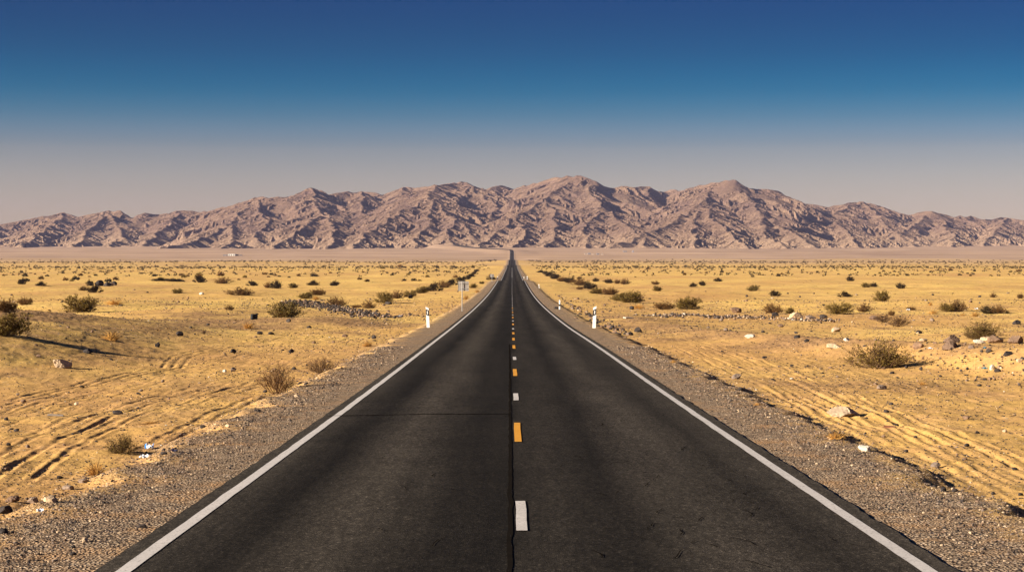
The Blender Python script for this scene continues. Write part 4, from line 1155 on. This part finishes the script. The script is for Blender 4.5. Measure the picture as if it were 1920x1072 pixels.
def stub(px, py, hgt, label, lean=0.0, wdt=0.12):
    x, y, z = place(px, py); r = empty('guide_post', (x, y, z)); w = wdt / 2; r.rotation_euler = (0, lean, 0)
    prism('post_body', [(-w, -0.1), (w, -0.1), (w, hgt * 0.94), (0.2 * w, hgt), (-w, hgt * 0.96)], -0.04, 0.04, M_PW, r)
    prism('black_band', [(-w - 0.003, hgt * 0.36), (w + 0.003, hgt * 0.34), (w + 0.003, hgt * 0.52), (-w - 0.003, hgt * 0.54)], -0.044, 0.044, M_BK, r)
    tag(r, label, 'guide post', 'guide posts along the road'); return r
stub(1049, 580, 0.88, 'short weathered guide post right of the road, behind the nearer one', R(1))
stub(1011, 540, 0.75, 'small pale guide post at the right road bend edge', R(-6), 0.16)
stub(988.5, 523.5, 1.0, 'white guide post on the crest right of the road', 0, 0.26)
stub(982.3, 522.5, 0.7, 'low white guide post at the right line on the crest', 0, 0.22)
stub(932, 524, 1.0, 'white guide post on the crest left of the road', R(8), 0.26)

# ------------------------------------------------------------------ road signs seen from behind
def road_sign(px, py, hgt, pw, ph, pole_dx, pr, label):
    x, y, z = place(px, py); r = empty('road_sign', (x, y, z))
    p = MB(); p.tube([(0, 0, -0.2), (0, 0, hgt * 0.5), (0, 0, hgt)], pr, pr, 10); p.build('pole', M_GALV, r, True)
    cx, cz = pole_dx, hgt - ph / 2 + 0.02
    b = MB(); b.box((cx, pr + 0.10, cz), (pw / 2, 0.006, ph / 2)); pl = b.build('plate', M_PLATE, r)
    e = MB()
    for sx in (-1, 1): e.box((cx + sx * pw / 2, pr + 0.085, cz), (0.012, 0.016, ph / 2 - 0.001))
    for sz_ in (-1, 1): e.box((cx, pr + 0.085, cz + sz_ * (ph / 2 - 0.010)), (pw / 2 - 0.014, 0.014, 0.008))
    e.build('plate_rim', M_GALV, pl)
    c = MB()
    for f in (-0.28, 0.28): c.box((cx, pr + 0.045, cz + f * ph), (pw * 0.44, 0.045, 0.014))
    c.build('bracket', M_GALV, r)
    tag(r, label, 'road sign'); r.rotation_euler = (0, 0, R(-14)); return r
road_sign(866.5, 583.5, 2.55, 0.92, 0.82, 0.08, 0.035, 'square road sign seen from behind on a thin pole, left roadside')
road_sign(922.5, 528, 1.75, 0.90, 0.72, -0.02, 0.05, 'smaller far road sign seen from behind before the crest')

# ------------------------------------------------------------------ litter and debris
def litter(name, px, py, L, W, Hh, mats, label, cat, rz=0.3, seed=0, band=None):
    x, y, z = place(px, py); rs = np.random.default_rng(seed); nx, ny = 14, 9
    u, v = np.meshgrid(np.linspace(-0.5, 0.5, nx), np.linspace(-0.5, 0.5, ny))
    zz = Hh * (0.5 + 0.5 * np.sin(u * 7 + seed) * np.cos(v * 5 + seed * 2)) * (1 - (2 * v) ** 2 * 0.6) + Hh * 0.25 * rs.random(u.shape)
    V = np.stack([u * L + 0.06 * L * np.sin(v * 8), v * W + 0.05 * W * np.sin(u * 9 + seed), zz], -1).reshape(-1, 3)
    V2 = V.copy(); V2[:, 2] -= 0.006 + 0.3 * V2[:, 2]
    i = np.arange(nx * ny).reshape(ny, nx); q = np.stack([i[:-1, :-1], i[:-1, 1:], i[1:, 1:], i[1:, :-1]], -1).reshape(-1, 4)
    mi = np.zeros(len(q), int)
    if band: mi = np.array([band(V[f].mean(0) / (L, W, 1)) for f in q])
    o = mesh_np(name, np.concatenate([V, V2]), np.concatenate([q, q[:, ::-1] + nx * ny]), None, True, mats=mats, midx=np.concatenate([mi, mi]))
    o.location = (x, y, z + 0.012); o.rotation_euler = (0, 0, rz); tag(o, label, cat); return o
M_BLUE = simple('blue_film', (0.03, 0.20, 0.52), 0.4, 0.1, 5, 0.4); M_WF = simple('white_film', (0.80, 0.80, 0.80), 0.45, 0.05, 5, 0.4)
M_TEAL = simple('faded_blue_plastic', (0.07, 0.16, 0.20), 0.6, 0.2, 5)
M_RED = simple('red_card', (0.42, 0.05, 0.05), 0.6, 0.2, 5); M_NAVY = simple('dark_card', (0.03, 0.035, 0.07), 0.6, 0.2, 5)
M_BOARD = simple('weathered_board', (0.33, 0.27, 0.21), 0.85, 0.2, 3); M_RUBBER = simple('black_rubber', (0.012, 0.011, 0.011), 0.7, 0.2, 4); M_RUST = simple('rusty_metal', (0.16, 0.06, 0.03), 0.8, 0.4, 5)
litter('plastic_bag', 280, 845, 0.13, 0.22, 0.075, [M_WF, M_BLUE], 'blue and white plastic bag lying by the twiggy green bush', 'plastic bag', 0.25, 1, lambda c: 1 if (c[1] > 0.12 or c[0] > 0.36 or c[0] < -0.40) else 0)
litter('paper_scrap', 271, 857, 0.115, 0.16, 0.045, [M_WF], 'crumpled white paper below the blue plastic bag', 'litter', 0.5, 2)
litter('drink_carton', 327, 849, 0.085, 0.10, 0.04, [M_NAVY, M_RED], 'flattened red and dark drink carton on the left gravel', 'litter', 0.3, 3, lambda c: 1 if c[1] > 0.1 and c[0] < 0.2 else 0)
litter('paper_scrap', 75, 960, 0.07, 0.10, 0.03, [M_WF], 'small white scrap among the rocks at bottom left', 'litter', 0.2, 4)
litter('paper_scrap', 1744, 655, 0.14, 0.14, 0.04, [M_WF], 'white scrap on the right bank near the pale flat stone', 'litter', 0.2, 5)
litter('plastic_scrap', 1845, 690, 0.11, 0.2, 0.05, [M_TEAL], 'light blue plastic scrap left of the upright white stone', 'litter', 0.1, 6)
litter('plastic_scrap', 1847, 654, 0.10, 0.2, 0.06, [M_TEAL], 'dull blue plastic scrap below the airy twiggy bush', 'litter', -0.2, 7)
litter('paper_scrap', 1830, 580, 0.32, 0.3, 0.14, [M_WF], 'white litter between the two double shrubs on the right plain', 'litter', 0.2, 8)
litter('paper_scrap', 1703, 582, 0.32, 0.3, 0.12, [M_WF], 'white litter left of the flat brown shrub on the right plain', 'litter', 0.2, 9)
litter('paper_scrap', 748, 594, 0.45, 0.4, 0.10, [M_WF, M_NAVY], 'white and dark rag on the sand left of the guide post', 'litter', 0.1, 10, lambda c: 1 if c[1] < -0.1 else 0)
def board(px, py, L, W, T, mat, name, label, cat, rz):
    x, y, z = place(px, py); b = MB(); b.box((0, 0, T / 2), (L / 2, W / 2, T / 2))
    o = b.build(name, mat); bv = o.modifiers.new('bevel', 'BEVEL'); bv.width = T * 0.2; bv.segments = 2
    o.location = (x, y, z); o.rotation_euler = (0.05, 0.06, rz); tag(o, label, cat); return o
board(104, 780, 0.30, 0.16, 0.022, M_BOARD, 'wooden_board', 'weathered grey board lying on the left sand', 'board', 0.2)
board(476, 600, 0.44, 0.34, 0.40, M_RUBBER, 'rubber_block', 'upright black block on the sand beside the golden brown tuft', 'debris', 0.5)
board(1668, 800, 0.21, 0.10, 0.035, M_RUST, 'rusty_scrap', 'rusty brown metal scrap on the right tracks', 'scrap', -0.3)
board(1178, 598, 0.62, 0.5, 0.10, M_BOARD, 'wooden_board', 'dark splintered board at the left end of the pale rubble', 'board', 0.4)

# ------------------------------------------------------------------ buildings at the foot of the mountains
M_WALLW = simple('white_sheet_wall', (0.78, 0.74, 0.66), 0.7, 0.08, 0.3); M_WALLG = simple('grey_block_wall', (0.28, 0.25, 0.25), 0.85, 0.15, 0.3)
M_WALLT = simple('tan_block_wall', (0.48, 0.37, 0.28), 0.85, 0.15, 0.3); M_ROOF = simple('grey_roof', (0.22, 0.19, 0.18), 0.8, 0.15, 0.3); M_OPEN = simple('dark_opening', (0.03, 0.028, 0.028), 0.6, 0.2, 1)
def house(px, py, wpx, hpx, wall, label, openings=2, depth=6.0):
    x, y, z = place(px, py); W = wpx / F * y; Hh = hpx / F * y; r = empty('building', (x, y, z))
    b = MB(); b.box((0, depth / 2, Hh / 2 - 0.5), (W / 2, depth / 2, Hh / 2 + 0.5)); b.build('wall', wall, r)
    f = MB(); f.box((0, depth / 2, Hh + 0.16), (W / 2 + 0.3, depth / 2 + 0.3, 0.15)); f.build('roof', M_ROOF if wall is not M_WALLW else M_WALLW, r)
    for k in range(openings):
        d_ = MB(); d_.box((-W / 2 + W * (k + 0.5) / openings, -0.01, Hh * 0.42), (min(W * 0.12, 1.0), 0.03, Hh * 0.32)); d_.build('door' if k == 0 else 'window', M_OPEN, r)
    tag(r, label, 'building', 'buildings below the mountains'); return r
house(434, 479.5, 13, 3.0, M_WALLW, 'long white shed at the foot of the left mountains', 3, 10)
house(422, 479.8, 8, 2.2, M_WALLG, 'low grey building at the left end of the white shed')
house(444, 479.5, 5, 2.4, M_WALLG, 'grey annex at the right end of the white shed')
house(451, 479.3, 4, 1.6, M_WALLG, 'small grey hut beyond the annex of the white shed', 1)
house(1099, 477.6, 5, 2.6, M_WALLT, 'tan house at the left of the tiny far settlement')
house(1105, 477.2, 5, 3.0, M_WALLG, 'grey two storey house in the tiny far settlement')
house(1112, 477.8, 4, 2.0, M_WALLT, 'low tan house in the middle of the tiny far settlement', 1)
house(1121, 477.6, 5, 2.6, M_WALLG, 'grey house right of the gap in the tiny far settlement')
house(1129, 477.8, 4, 2.0, M_WALLT, 'small tan hut at the right of the tiny far settlement', 1)
house(1172, 472.5, 7, 2.2, M_WALLG, 'grey building alone on the slope above the settlement')
house(1187, 473, 3, 3.4, M_WALLG, 'narrow dark tower block right of the lone grey building', 1)
